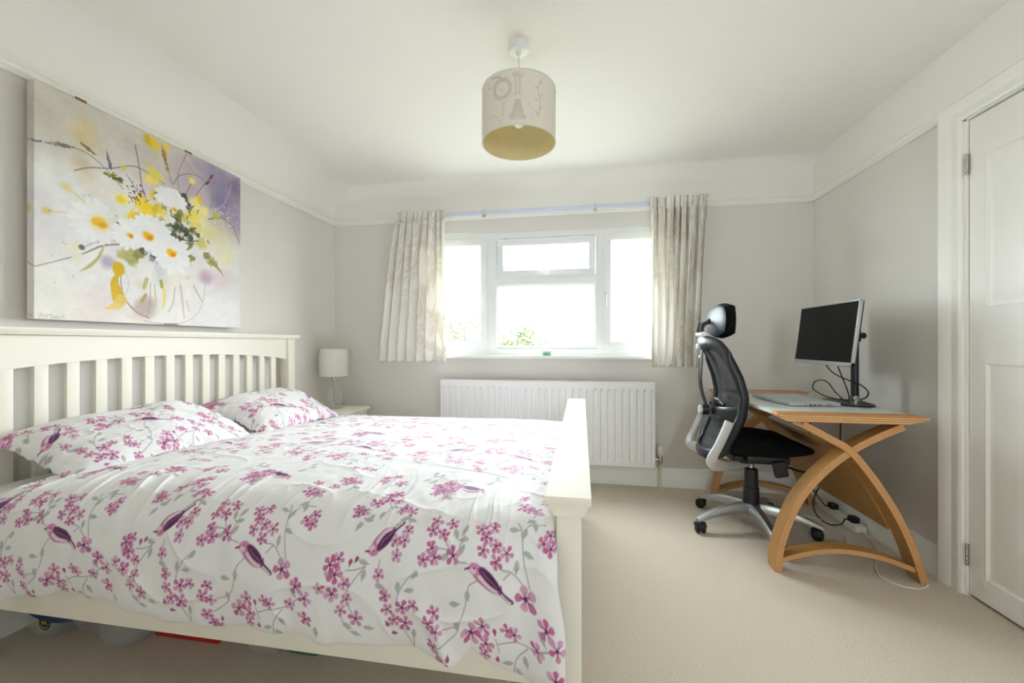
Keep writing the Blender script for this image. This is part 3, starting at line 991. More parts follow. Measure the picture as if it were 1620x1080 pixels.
# ------------------------------------------------------------------ pillows
def make_pillow(c, half_u, half_v, thick, tilt, yaw, seed, label, uoff):
    nu, nv = 260, 160
    a = np.linspace(-1, 1, nu); bb = np.linspace(-1, 1, nv)
    A, B = np.meshgrid(a, bb, indexing='ij')
    def shape(sgn):
        pin = 1 - 0.055 * (1 - A ** 2) ** 1 * np.abs(B) ** 6       # seams bow inwards between the corners
        pin2 = 1 - 0.075 * (1 - B ** 2) * np.abs(A) ** 6
        u = A * half_u * pin2; v = B * half_v * pin
        h = (np.clip(1 - np.abs(A) ** 2.6, 0, 1) ** 0.62) * (np.clip(1 - np.abs(B) ** 2.4, 0, 1) ** 0.62)
        w = sgn * thick * (1.0 if sgn > 0 else 0.32) * h * (1.0 + 0.16 * vnoise(A * 2 + 9, B * 2, seed))
        edge = np.exp(-((1 - np.maximum(np.abs(A), np.abs(B))) / 0.16) ** 2)
        cr = (1 - np.abs(vnoise(A * 6 + B * 2, B * 7 - A, seed + 3))) ** 5
        w = w + sgn * h * (0.0035 * cr + 0.002 * vnoise(A * 11, B * 9, seed + 4)) + 0.008 * edge * vnoise(A * 9, B * 9, seed + 6)
        w = w + 0.012 * A * B * (np.abs(A * B) > 0) - 0.02 * (A ** 2) * (B < 0) * np.abs(B)
        return u, v, w
    P = []
    for sgn in (1, -1):
        u, v, w = shape(sgn)
        P.append(np.stack([u, v, w], -1))
    top = P[0]; bot = P[1][:, ::-1][:, 1:-1]
    Q = np.concatenate([top, bot], 1)                      # wraps round in v
    Q = np.concatenate([Q, Q[:, :1]], 1)
    # local axes: u along the bed width (Y), v from the lower edge up towards the headboard (-X, +Z), w normal
    ct, st = math.cos(tilt), math.sin(tilt)
    eu = np.array([math.sin(yaw), math.cos(yaw), 0]); ev = np.array([-ct * math.cos(yaw), ct * math.sin(yaw), st]); ew = np.cross(eu, ev)
    if ew[2] < 0:
        ew = -ew
    Wp = np.array(c) + Q[..., 0:1] * eu + Q[..., 1:2] * ev + Q[..., 2:3] * ew
    col = TILE.sample(Q[..., 0] + uoff[0], Q[..., 1] + uoff[1])
    col[:, nv:] = TILE.sample(Q[:, nv:, 0] + uoff[0] + .3, Q[:, nv:, 1] + uoff[1] + .2)
    o = grid('pillow', Wp, 'fabric', color=col)
    tag(o, label, 'pillow', 'floral pillows at the headboard')


make_pillow((-1.755, 1.398, 0.678), 0.370, 0.225, 0.098, math.radians(17), math.radians(2), 3, 'floral pillow with a plum bird on its corner, away from the lamp', (0.165 + 0.26, 0.29))
make_pillow((-1.765, 2.125, 0.672), 0.345, 0.225, 0.092, math.radians(17), math.radians(-2), 8, 'floral pillow on the bed side beside the bedside table and lamp', (0.52, 0.35))


# ================================================================== PAINTING ON THE LEFT WALL
PX = XL + 0.058                                            # front face of the stretched canvas
pa, pb = on_x(54, 140, PX), on_x(378, 519, PX)
PY0, PY1, PZ0, PZ1 = pa.y, pb.y + 0.01, 1.152, 2.046
PWd, PHt = PY1 - PY0, PZ1 - PZ0


def paint_flowers():
    T = Canvas(PWd, PHt, 560, (228, 226, 221))
    R = random.Random(5)
    def C(x, y):                                           # coordinates read off an enlargement of the picture
        p = on_x(x / 2.4548, 100 + y / 2.4548, PX)
        return (p.y - PY0, p.z - PZ0)
    def bl(x, y, r, col, al=0.8, soft=0.8, ry=None, ang=0, rag=0.25, fr=14):
        cx, cy = C(x, y); T.blob(cx, cy, r, ry, ang, col, al, soft, rag, R.randrange(999), fr)
    def st(pts, w, col, al=0.9, rag=0.0):
        T.stroke([C(*p) for p in pts], w, col, al, rag, R.randrange(99))
    # washes
    for a in ((220, 180, .25, (206, 200, 188), .8), (420, 230, .2, (208, 202, 192), .8), (700, 380, .2, (200, 190, 190), .7), (620, 340, .13, (204, 196, 186), .6)):
        bl(*a)
    for a in ((880, 500, .17, (150, 136, 164), .9), (900, 600, .13, (160, 144, 170), .75), (840, 450, .10, (136, 130, 166), .75), (760, 430, .12, (184, 168, 180), .7),
              (850, 540, .06, (118, 116, 158), .6), (720, 470, .09, (186, 170, 182), .6), (600, 480, .09, (206, 188, 196), .6), (560, 430, .06, (214, 196, 190), .5), (910, 470, .05, (126, 108, 146), .7)):
        bl(*a)
    for a in ((325, 290, .05, (214, 186, 122), .6), (335, 240, .035, (218, 198, 140), .6), (312, 400, .045, (196, 172, 118), .6), (310, 455, .03, (190, 164, 106), .6),
              (350, 480, .06, (218, 200, 176), .6), (610, 330, .05, (220, 196, 120), .5)):
        bl(*a)
    for a in ((240, 560, .17, (232, 232, 230), .85), (200, 480, .12, (231, 231, 229), .8), (260, 660, .14, (228, 222, 226), .7), (180, 740, .13, (224, 218, 222), .6),
              (330, 800, .18, (234, 233, 231), .8), (220, 900, .16, (233, 230, 218), .6), (400, 940, .1, (226, 210, 208), .6), (545, 965, .06, (208, 168, 150), .5),
              (800, 930, .2, (236, 234, 233), .9), (880, 980, .2, (235, 233, 232), .9), (850, 850, .09, (214, 196, 204), .6), (800, 830, .04, (176, 134, 158), .6),
              (520, 700, .1, (222, 214, 220), .6), (420, 770, .028, (150, 132, 164), .6), (860, 700, .1, (226, 222, 190), .7), (840, 640, .09, (214, 206, 160), .6), (780, 600, .05, (226, 214, 120), .6)):
        bl(*a)
    # long stems and grasses
    G, GR, OL = (120, 118, 104), (142, 140, 120), (150, 146, 84)
    st([(255, 318), (330, 345), (385, 385), (430, 430), (480, 490)], .0035, (128, 124, 104))
    st([(290, 416), (350, 405), (430, 408), (520, 400), (600, 440), (640, 470)], .005, (134, 130, 112))
    st([(525, 318), (540, 400), (552, 480), (566, 530)], .005, (132, 116, 112)); st([(640, 330), (650, 400), (668, 470)], .004, (140, 112, 76))
    st([(490, 430), (530, 490), (560, 530)], .003, (110, 96, 96)); st([(700, 520), (690, 440), (715, 372), (725, 350)], .005, (150, 146, 130))
    st([(672, 470), (700, 435), (760, 435), (815, 480), (825, 540), (818, 560)], .006, (148, 144, 120)); st([(715, 372), (750, 420), (780, 445)], .005, (154, 150, 132))
    st([(760, 515), (785, 480), (812, 450)], .003, (96, 80, 84)); st([(812, 452), (828, 432)], [.004, .014, .004], (128, 56, 84), .9)
    st([(812, 460), (800, 470)], .009, (72, 44, 58), .8); st([(720, 510), (745, 465)], .003, (100, 100, 80))
    st([(820, 580), (870, 545), (900, 470)], .003, (224, 222, 226), .8); st([(810, 605), (860, 600), (900, 630), (930, 700)], .007, (130, 124, 84))
    st([(105, 795), (210, 770), (320, 740), (400, 708), (470, 703)], [.003, .003, .005, .008, .007], (140, 124, 118)); st([(320, 718), (380, 692), (450, 690)], .006, (186, 184, 168), .7)
    st([(412, 650), (404, 700), (385, 750), (350, 785), (310, 808)], [.004, .007, .011, .014, .003], (176, 172, 108), .8)
    st([(120, 300), (160, 303)], .007, (110, 122, 130)); st([(178, 308), (235, 316), (292, 328)], [.004, .016, .006], (150, 140, 138), .9, .004); st([(236, 316), (288, 327)], [.016, .006], (110, 100, 102), .7, .005)
    st([(308, 303), (340, 330), (370, 355)], [.005, .014, .005], (128, 104, 76), .9, .003); st([(412, 337), (420, 370), (430, 405)], [.003, .012, .014], (96, 104, 122), .9, .003)
    st([(630, 320), (636, 360), (645, 395)], [.004, .014, .006], (150, 108, 60), .9, .003)
    st([(410, 430), (440, 440), (470, 452)], [.01, .026, .008], (126, 124, 44), .9, .008); st([(430, 442), (470, 455)], [.008, .018], (88, 88, 36), .8, .006)
    st([(200, 575), (250, 580), (300, 590)], .006, (222, 206, 140), .8); st([(250, 480), (290, 505), (335, 545)], .007, (222, 208, 150), .8)
    bl(180, 572, .014, (222, 204, 120), .8); bl(255, 480, .02, (226, 214, 150), .7)
    # yellow and ochre flower masses
    Yl, Yd, Yp = (236, 202, 40), (214, 172, 24), (240, 226, 130)
    for x, y, r, c in ((580, 300, .028, Yd), (600, 312, .02, Yl), (648, 330, .02, Yl), (745, 462, .020, Yp), (745, 455, .012, (240, 226, 90)), (770, 530, .022, Yl), (760, 545, .03, Yp), (790, 570, .028, Yp), (750, 590, .035, (232, 210, 80)),
                       (470, 525, .03, Yp), (472, 530, .018, Yl), (600, 440, .04, (232, 214, 90)), (585, 455, .03, Yp), (575, 395, .012, (222, 206, 120)), (480, 405, .014, (220, 206, 110)), (600, 510, .022, Yl), (550, 545, .034, Yl), (580, 570, .04, Yl),
                       (610, 565, .024, Yd), (630, 575, .024, (230, 206, 70)), (515, 597, .03, Yl), (535, 600, .026, Yd), (560, 590, .02, Yl), (670, 497, .024, (236, 196, 30)), (630, 610, .018, (206, 160, 100)), (650, 410, .012, (150, 144, 40)),
                       (760, 640, .03, (214, 204, 110)), (800, 660, .04, (220, 212, 140)), (780, 700, .03, (196, 190, 100)), (880, 760, .05, (230, 224, 180))):
        bl(x, y, r, c, .85, .45, rag=.35, fr=35)
    # dark foliage
    for x, y, r, c in ((710, 522, .02, (52, 60, 52)), (728, 550, .016, (44, 52, 40)), (690, 600, .02, (92, 100, 40)), (660, 660, .026, (60, 70, 44)), (690, 640, .026, (52, 60, 40)), (740, 680, .028, (56, 64, 44)), (720, 655, .022, (48, 58, 40)),
                       (735, 710, .02, (110, 112, 54)), (640, 668, .018, (60, 68, 50)), (520, 698, .016, (56, 62, 66)), (600, 765, .026, (110, 118, 134)), (620, 800, .035, (150, 154, 166)), (595, 745, .014, (70, 78, 92)), (515, 755, .035, (160, 158, 84)),
                       (490, 740, .03, (178, 174, 110)), (540, 745, .022, (136, 134, 62)), (440, 610, .022, (148, 150, 48)), (430, 640, .02, (122, 124, 44)), (455, 625, .012, (90, 96, 40)), (740, 760, .022, (128, 122, 62)), (800, 745, .022, (122, 120, 64)),
                       (825, 770, .03, (158, 142, 84)), (730, 830, .016, (170, 150, 60)), (720, 745, .012, (60, 66, 44)), (840, 590, .02, (190, 184, 90))):
        bl(x, y, r, c, .85, .4, rag=.5, fr=45)
    st([(760, 640), (720, 665), (700, 700)], .006, (60, 66, 40)); st([(770, 690), (730, 690), (690, 675)], .005, (70, 74, 44)); st([(665, 590), (690, 610), (712, 632)], [.004, .012, .004], (74, 82, 36))
    st([(820, 770), (850, 800), (868, 826)], [.02, .014, .003], (150, 134, 74), .9)
    for k in range(46):
        x, y = R.gauss(525, 18), R.gauss(505, 18); bl(x, y, R.uniform(.002, .005), (66, 48, 62), .8, .4)
    for k in range(40):
        x, y = R.gauss(885, 22), R.gauss(610, 35); bl(x, y, R.uniform(.002, .0045), (240, 238, 240), .9, .4)
    for k in range(22):
        x, y = R.uniform(180, 400), R.uniform(480, 870); bl(x, y, R.uniform(.0012, .003), (130, 122, 116), .7, .4)
    for x, y, r, c in ((640, 690, .018, (52, 58, 52)), (700, 690, .022, (58, 64, 44)), (560, 720, .02, (70, 74, 70)), (655, 630, .018, (66, 74, 40)), (745, 650, .016, (84, 88, 50)), (770, 665, .014, (70, 76, 44)),
                       (545, 620, .02, (236, 204, 60)), (600, 600, .022, (230, 196, 50)), (640, 545, .016, (150, 146, 60)), (720, 600, .022, (196, 190, 90)), (700, 580, .016, (120, 124, 56)), (450, 665, .018, (196, 190, 130)), (425, 590, .016, (226, 206, 90))):
        bl(x, y, r, c, .8, .4, rag=.6, fr=50)
    for k in range(26):                                    # loose leaf and stalk flicks inside the bunch
        x, y = R.gauss(640, 70), R.gauss(610, 60); a = R.uniform(-2.6, -.5); q = R.uniform(14, 42)
        st([(x, y), (x + q * math.cos(a) * .6, y + q * math.sin(a) * .6), (x + q * math.cos(a + .3), y + q * math.sin(a + .3))], [.003, .008, .002], R.choice(((96, 100, 48), (64, 72, 44), (206, 186, 70), (150, 132, 120), (120, 116, 60))), .8)
    # glass vase
    vx, vy = C(632, 895)
    T.blob(vx, vy, .20, .155, 0, (233, 230, 226), .8, .12)
    st([(472, 800), (470, 860), (490, 920), (530, 965), (580, 990)], [.004, .004, .005, .008, .006], (150, 136, 134), .9)
    st([(560, 1000), (640, 1012), (700, 1010), (760, 980), (790, 920), (795, 850)], [.004, .006, .004, .003, .003, .003], (176, 168, 166), .8)
    st([(640, 1012), (690, 1013)], .006, (110, 104, 104), .9)
    bl(565, 950, .05, (176, 156, 146), .7, .6); bl(550, 860, .03, (204, 204, 170), .6); bl(625, 830, .05, (190, 192, 200), .6); bl(670, 850, .06, (226, 222, 200), .6)
    st([(565, 900), (550, 925)], .014, (170, 160, 96), .9); st([(570, 838), (560, 870)], .018, (176, 168, 106), .8); st([(585, 850), (582, 930), (570, 985)], .004, (160, 146, 140), .8)
    st([(630, 850), (640, 900), (632, 950)], [.008, .018, .008], (226, 206, 112), .8); st([(625, 845), (628, 868)], .014, (150, 144, 60), .9); st([(600, 860), (606, 930)], .008, (200, 190, 150), .8)
    st([(680, 870), (672, 930), (655, 965)], .005, (168, 156, 150), .8); st([(700, 860), (708, 920), (715, 990)], [.01, .012, .008], (196, 178, 172), .7); st([(752, 865), (785, 925)], .007, (180, 160, 160), .8)
    st([(725, 920), (735, 965)], .005, (180, 164, 160), .7); st([(480, 800), (500, 850), (490, 900)], .004, (206, 200, 196), .8); st([(600, 770), (580, 830)], .005, (236, 234, 230), .9)
    # daisies
    def daisy(x, y, r, cx, cy, cr, n=19, al=1.0, sq=1.0, col=(238, 238, 238), edge=(226, 224, 228)):
        ox, oy = C(x, y)
        for k in range(n):
            a = 2 * PI * k / n + R.uniform(-.1, .1)
            ln = r * R.uniform(.88, 1.06) * (1 - (1 - sq) * abs(math.sin(a)))
            T.petal(ox, oy, a, ln, r * .15, col, al, edge=edge, fat=.68)
        T.blob(ox, oy, r * .6, r * .6 * sq, 0, col, al, .4)
        px, py = C(cx, cy)
        T.blob(px, py, cr, cr * .72, -.2, (234, 178, 34), 1, .35, .2, 3, 70); T.blob(px + cr * .2, py - cr * .2, cr * .5, cr * .35, 0, (206, 128, 22), .9, .5)
    daisy(372, 612, .098, 388, 620, .030, al=.85)
    daisy(665, 525, .092, 678, 568, .014, sq=.55)
    daisy(500, 660, .076, 506, 668, .017)
    daisy(588, 660, .098, 578, 672, .028, n=21)
    daisy(670, 742, .102, 668, 737, .028, n=21)
    bl(388, 620, .034, (238, 200, 70), .5, .9)
    # drooping pale bud and the ochre ribbon
    bl(285, 715, .04, (232, 230, 208), .95, .2, ry=.022, rag=.1); bl(298, 752, .018, (232, 230, 212), .95, .2, ry=.032, rag=.1); bl(318, 714, .012, (92, 100, 96), .9, .3)
    st([(222, 688), (250, 700), (270, 710)], [.003, .012, .01], (236, 236, 232), .9); st([(240, 692), (262, 705)], .003, (170, 168, 168), .8)
    bl(460, 800, .026, (212, 172, 24), .95, .25, ry=.03); st([(460, 815), (445, 850), (455, 890), (462, 915)], [.012, .03, .048, .05], (214, 176, 46), .95)
    st([(470, 920), (450, 942), (405, 952)], [.05, .034, .004], (224, 196, 110), .9)
    # signature scrawl
    for pts in ([(152, 988), (162, 970), (170, 988)], [(172, 978), (188, 976)], [(180, 976), (180, 990)], [(192, 976), (204, 974)], [(198, 976), (199, 990)], [(204, 984), (208, 990), (213, 982), (218, 990), (223, 982), (228, 990)], [(232, 984), (236, 990), (242, 984)], [(246, 974), (249, 990)]):
        st(pts, .003, (186, 182, 178), .75)
    yy_, xx_ = np.mgrid[0:T.H, 0:T.W] / T.ppm               # paper mottling of the watercolour
    mot = 0.020 * vnoise(xx_ * 9, yy_ * 9, 4) + 0.014 * vnoise(xx_ * 28, yy_ * 28, 6) + 0.010 * vnoise(xx_ * 90, yy_ * 90, 7)
    T.a = np.clip(T.a + mot[..., None] * np.array([1, 1, .9]), 0, 1)
    return T


def make_painting():
    T = paint_flowers()
    pt = thing('painting', 'unframed canvas watercolour of white daisies and yellow flowers in a glass vase', 'painting', (PX, (PY0 + PY1) / 2, PZ0))
    off = np.array(pt.location)
    ny, nz = 430, 380
    ys, zs = np.linspace(PY0, PY1, ny), np.linspace(PZ0, PZ1, nz)
    Yg, Zg = np.meshgrid(ys, zs, indexing='ij')
    P = np.stack([np.full_like(Yg, PX), Yg, Zg], -1)
    grid('canvas_face', P, 'canvas', pt, T.sample(Yg - PY0, Zg - PZ0), off=off)
    xs = np.linspace(PX, XL + 0.024, 6)
    # wrapped edges carry the picture round the sides
    for nm, arr in (('y0', 0), ('y1', 1), ('z0', 2), ('z1', 3)):
        if arr < 2:
            y = PY0 if arr == 0 else PY1
            Zs, Xs = np.meshgrid(np.linspace(PZ0, PZ1, 200), xs, indexing='ij')
            P = np.stack([Xs, np.full_like(Xs, y), Zs], -1)
            col = T.sample(np.full_like(Xs, 0.004 if arr == 0 else PWd - 0.004) + (PX - Xs) * (1 if arr == 0 else -1), Zs - PZ0)
        else:
            z = PZ0 if arr == 2 else PZ1
            Ys, Xs = np.meshgrid(np.linspace(PY0, PY1, 200), xs, indexing='ij')
            P = np.stack([Xs, Ys, np.full_like(Xs, z)], -1)
            col = T.sample(Ys - PY0, np.full_like(Xs, 0.004 if arr == 2 else PHt - 0.004) + (PX - Xs) * (1 if arr == 2 else -1))
        grid('canvas_edge', P, 'canvas', pt, col, off=off)
    b = MB()
    for (a0, a1, c0, c1) in ((PY0 + .004, PY1 - .004, PZ0 + .004, PZ0 + .04), (PY0 + .004, PY1 - .004, PZ1 - .04, PZ1 - .004)):
        b.box(XL + 0.024, PX - 0.004, a0, a1, c0, c1)
    for y in (PY0 + .004, PY1 - .04):
        b.box(XL + 0.024, PX - 0.004, y, y + .036, PZ0 + .04, PZ1 - .04)
    b.build('stretcher_frame', 'ply_l', pt, smooth=0)
    for i, y in enumerate((1.372, 1.842)):
        h = MB()
        h.box(XL + 0.0225, XL + 0.026, y - 0.019, y + 0.019, 2.0475, 2.073, 0.0008); h.box(XL + 0.0225, XL + 0.040, y - 0.019, y + 0.019, 2.0465, 2.0505, 0.001)
        tag(h.build('picture_hook', 'brass'), 'brass picture hook over the rail above the %s' % ('pale beige side of the painting' if i == 0 else 'purple side of the painting'), 'hook', 'picture rail hooks')


make_painting()


# ================================================================== CURTAINS, TRACK, SILL
def make_curtain(top, bot, z0, z1, nf, seed, label, flip):
    nu, nv = 320, 110
    u = np.linspace(0, 1, nu); v = np.linspace(0, 1, nv)           # v: 0 hem, 1 heading
    U, V = np.meshgrid(u, v, indexing='ij')
    tt = V ** 1.25
    xa = bot[0] + (top[0] - bot[0]) * tt; xb = bot[1] + (top[1] - bot[1]) * tt
    ph = U * nf * 2 * PI + 0.9 * vnoise(U * 7, U * 0 + 3.3, seed) * 2 + 0.35 * vnoise(U * 5, V * 3, seed + 1)
    head = sstep(0.915, 0.945, V)
    ruffle = sstep(0.965, 1.0, V)
    amp = 0.040 * (0.75 + 0.35 * vnoise(U * 6, V * 1.2, seed + 2)) * (1 - 0.72 * head)
    w = 1 - 2 * np.abs(np.sin(ph / 2)) ** 0.75
    fine = np.sin(ph * 2.0 + 1.0) * 0.010 * head + np.sin(ph * 3.1) * 0.006 * sstep(.75, .93, V)
    Y = 3.062 + amp * w + fine * (1 - 0.3 * ruffle) + 0.006 * vnoise(U * 24, V * 6, seed + 4)
    pinch = np.exp(-((V - 0.935) / 0.012) ** 2)
    Y = Y + 0.006 * pinch
    X = xa + (xb - xa) * U + 0.012 * np.cos(ph) * (1 - head) * (0.5 + 0.5 * (1 - V)) + 0.005 * np.cos(ph * 2) * head
    Z = z0 + (z1 - z0) * V + 0.006 * np.sin(ph * 1.0 + 1) * (1 - sstep(0, .1, V)) + 0.007 * vnoise(U * 34, V * 0 + 1, seed + 9) * ruffle
    P = np.stack([X, Y, Z], -1)
    # woven scroll pattern: faint taupe scrolls on cream
    fu, fv = U * 1.35, V * (z1 - z0)
    f = vnoise(fu * 9 + 2 * vnoise(fu * 5, fv * 5, 3), fv * 9 + 2 * vnoise(fu * 5, fv * 5, 4), 12)
    rings = np.abs(np.sin(6 * f)); s = sstep(0.55, 0.8, rings) * sstep(-.25, .25, vnoise(fu * 5, fv * 4, 20) + .15)
    base = np.array((247, 245, 240)) / 255; dark = np.array((228, 223, 212)) / 255
    col = base + (dark - base) * (s * 0.75)[..., None]
    o = grid('curtain', P, 'curtain', color=col)
    sm = o.modifiers.new('thickness', 'SOLIDIFY'); sm.thickness = 0.003; sm.offset = 0
    tag(o, label, 'curtain', 'gathered cream curtains')


make_curtain((-1.462, -1.048), (-1.606, -1.030), 0.922, 2.105, 7.5, 4, 'cream patterned curtain at the window side nearer the bedside lamp', 0)
make_curtain((0.488, 0.880), (0.488, 0.822), 0.895, 2.108, 7.5, 14, 'cream patterned curtain at the window side behind the office chair', 1)
tr = thing('curtain_track', 'pale metal curtain track on brackets above the window', 'curtain track', (-0.28, 3.11, 2.07))
b = MB(); b.box(-1.45, 0.87, 3.104, 3.116, 2.062, 2.090, 0.003); b.box(-1.45, 0.87, 3.098, 3.122, 2.088, 2.092, 0.001); b.build('rail', 'track', tr)
for x in (-0.75, 0.10):
    b = MB(); b.box(x - 0.012, x + 0.012, 3.112, YB - 0.02, 2.070, 2.082, 0.002); b.box(x - 0.014, x + 0.014, 3.094, 3.106, 2.044, 2.068, 0.003); b.box(x - 0.010, x + 0.010, 3.10, 3.12, 2.088, 2.100, 0.002)
    b.tube([(x, 3.088, 2.054), (x, 3.098, 2.054)], 0.006, 8)
    b.build('bracket', 'chrome', tr)

pot = thing('soap_dish', 'small mint green lidded dish on the window sill', 'dish', (-0.262, 3.135, WIN[2] + 0.002))
b = MB(); zb = WIN[2] + 0.003
b.lathe([(0.0, 0), (0.030, 0), (0.034, 0.004), (0.038, 0.020), (0.040, 0.022)], (0, 0, 0), 28)
for i, v in enumerate(b.v):
    b.v[i] = (-0.262 + v[0] * 1.1, 3.135 + v[1] * 0.62, zb + v[2])
b.build('dish', 'mint', pot)
b = MB(); b.lathe([(0.0, 0.022), (0.042, 0.022), (0.043, 0.027), (0.040, 0.036), (0.020, 0.040), (0.0, 0.040)], (0, 0, 0), 28)
for i, v in enumerate(b.v):
    b.v[i] = (-0.262 + v[0] * 1.1, 3.135 + v[1] * 0.62, zb + v[2])
b.build('lid', 'cream_plastic', pot)

# ================================================================== RADIATOR
rad = thing('radiator', 'long white ribbed panel radiator under the window', 'radiator', (-0.283, 3.1, 0.155))
RX0, RX1, RZ0, RZ1, RYF = -1.092, 0.522, 0.160, 0.778, 3.068
pitch = (RX1 - RX0 - 0.03) / 31
xs = [RX0, RX0 + 0.008]; dep = [0, 0]
for k in range(31):
    x = RX0 + 0.015 + k * pitch
    xs += [x, x + pitch * .10, x + pitch * .28, x + pitch * .72, x + pitch * .90]; dep += [1, 1, 0, 0, 1]
xs += [RX1 - 0.015, RX1 - 0.008, RX1]; dep += [1, 0, 0]
zs = [(RZ0, 0), (RZ0 + 0.006, 0), (RZ0 + 0.036, 0), (RZ0 + 0.052, 1), (RZ1 - 0.066, 1), (RZ1 - 0.050, 0), (RZ1 - 0.006, 0), (RZ1, 0)]
b = MB()
nz = len(zs)
vv = [(x, RYF + 0.011 * d * q + (0.004 if z in (RZ0, RZ1) else 0), z) for x, d in zip(xs, dep) for z, q in zs]
ff = [[i * nz + j, (i + 1) * nz + j, (i + 1) * nz + j + 1, i * nz + j + 1] for i in range(len(xs) - 1) for j in range(nz - 1)]
b.add(vv, ff)
b.box(RX0, RX1, RYF + 0.016, RYF + 0.022, RZ0, RZ1)
b.build('front_panel', 'rad', rad, smooth=25)
b = MB(); b.box(RX0 + 0.002, RX0 + 0.012, RYF + 0.004, YB - 0.035, RZ0 + 0.01, RZ1 - 0.002, 0.003); b.build('side_panel', 'rad', rad); b = MB(); b.box(RX1 - 0.012, RX1 - 0.002, RYF + 0.004, YB - 0.035, RZ0 + 0.01, RZ1 - 0.002, 0.003)
b.build('side_panel', 'rad', rad)
b = MB()
for k in range(40):
    x = RX0 + 0.02 + k * (RX1 - RX0 - 0.04) / 39
    b.box(x - 0.006, x + 0.006, RYF + 0.02, YB - 0.04, RZ1 - 0.008, RZ1 - 0.003)
b.box(RX0, RX1, YB - 0.046, YB - 0.036, RZ0, RZ1)
b.build('top_grille', 'rad', rad, smooth=0)
for x in (-0.9, 0.33):
    b = MB(); b.box(x - 0.02, x + 0.02, YB - 0.04, YB - 0.0005, 0.30, 0.70)
    b.build('wall_bracket', 'rad', rad, smooth=0)
vx, vy = 0.566, 3.118
b = MB(); b.tube([(RX1 - 0.005, vy, 0.215), (vx - 0.01, vy, 0.215)], 0.011, 14); b.lathe([(0, -0.035), (0.012, -0.035), (0.016, -0.028), (0.016, 0.02), (0.013, 0.03), (0, 0.03)], (vx, vy, 0.215), 16)
b.build('valve_body', 'chrome', rad)
b = MB(); b.lathe([(0, 0), (0.019, 0), (0.021, 0.006), (0.021, 0.058), (0.017, 0.070), (0, 0.072)], (vx, vy, 0.243), 20)
for k in range(10):
    a = 2 * PI * k / 10
    b.box(-0.003, 0.003, 0.018, 0.0235, 0.252, 0.300, mtx=Matrix.Translation((vx, vy, 0)) @ Matrix.Rotation(a, 4, 'Z'))
b.build('thermostatic_head', 'cream_plastic', rad)
b = MB(); b.tube([(vx, vy, 0.0), (vx, vy, 0.185)], 0.0085, 14); b.build('pipe', 'pipe', rad)

# ================================================================== BEDSIDE TABLE AND LAMP
ns = thing('bedside_table', 'cream painted bedside table with drawers between bed and window wall', 'bedside table', (-1.87, 2.885, 0))
NX0, NX1, NY0, NY1 = -2.045, -1.712, 2.720, 3.065
b = MB(); b.box(NX0, NX1, NY0, NY1, 0.09, 0.525, 0.003); b.build('body', 'bed', ns)
b = MB(); b.box(NX0 - 0.004, NX1 + 0.020, NY0 - 0.018, NY1 + 0.018, 0.530, 0.551, 0.005); b.box(NX0, NX1 + 0.010, NY0 - 0.008, NY1 + 0.008, 0.522, 0.531, 0.002); b.build('top', 'bed', ns)
for (za, zb_) in ((0.36, 0.505), (0.12, 0.335)):
    b = MB(); b.box(NX1 - 0.004, NX1 + 0.010, NY0 + 0.02, NY1 - 0.02, za, zb_, 0.004)
    d = b.build('drawer', 'bed', ns)
    k = MB(); k.lathe([(0, 0), (0.007, 0), (0.007, 0.010), (0.014, 0.016), (0.014, 0.022), (0, 0.026)], (NX1 + 0.009, (NY0 + NY1) / 2, (za + zb_) / 2), 18, axis='x')
    k.build('knob', 'bed', d)
for x in (NX0 + 0.004, NX1 - 0.044):
    for y in (NY0 + 0.004, NY1 - 0.044):
        b = MB(); b.box(x, x + 0.04, y, y + 0.04, 0.0, 0.1, 0.003); b.build('leg', 'bed', ns)

LX, LY, LZ = -1.925, 2.945, 0.551
lm = thing('table_lamp', 'table lamp with cut glass base and plain cream drum shade', 'lamp', (LX, LY, LZ))
prof = [(0.0, 0.0), (0.062, 0.0), (0.066, 0.006), (0.066, 0.012), (0.063, 0.016), (0.066, 0.06), (0.064, 0.11), (0.056, 0.140), (0.040, 0.165), (0.026, 0.180), (0.019, 0.195), (0.018, 0.215), (0.023, 0.222), (0.0, 0.224)]
b = MB(); b.lathe(prof, (LX, LY, LZ), 24)
for i, (x, y, z) in enumerate(b.v):                        # cut flutes: every other edge of the body is ground back
    k = i // len(prof)
    if 0.014 < z - LZ < 0.17:
        f = 0.93 if (k + (i % len(prof))) % 2 else 1.0
        b.v[i] = (LX + (x - LX) * f, LY + (y - LY) * f, z)
b.build('glass_base', 'cutglass', lm, smooth=0)
b = MB(); b.lathe([(0, 0), (0.016, 0), (0.016, 0.012), (0.011, 0.016), (0.011, 0.05), (0, 0.05)], (LX, LY, LZ + 0.222), 18); b.tube([(LX, LY, LZ + 0.05), (LX, LY, LZ + 0.225)], 0.004, 8); b.build('fitting', 'chrome', lm)
b = MB(); sz0, sz1 = LZ + 0.253, LZ + 0.466
b.lathe([(0.108, sz0), (0.110, sz0), (0.108, sz1), (0.106, sz1)], (LX, LY, 0), 48, cap=False)
b.build('lamp_shade', 'shade_plain', lm)
b = MB(); b.lathe([(0.1065, sz0 + 0.001), (0.1045, sz1 - 0.001)], (LX, LY, 0), 48, cap=False)
for k in range(3):
    a = 2 * PI * k / 3; b.tube([(LX, LY, LZ + 0.27), (LX + 0.106 * math.cos(a), LY + 0.106 * math.sin(a), LZ + 0.262)], 0.0018, 6)
b.build('shade_lining', 'shade_in', lm)

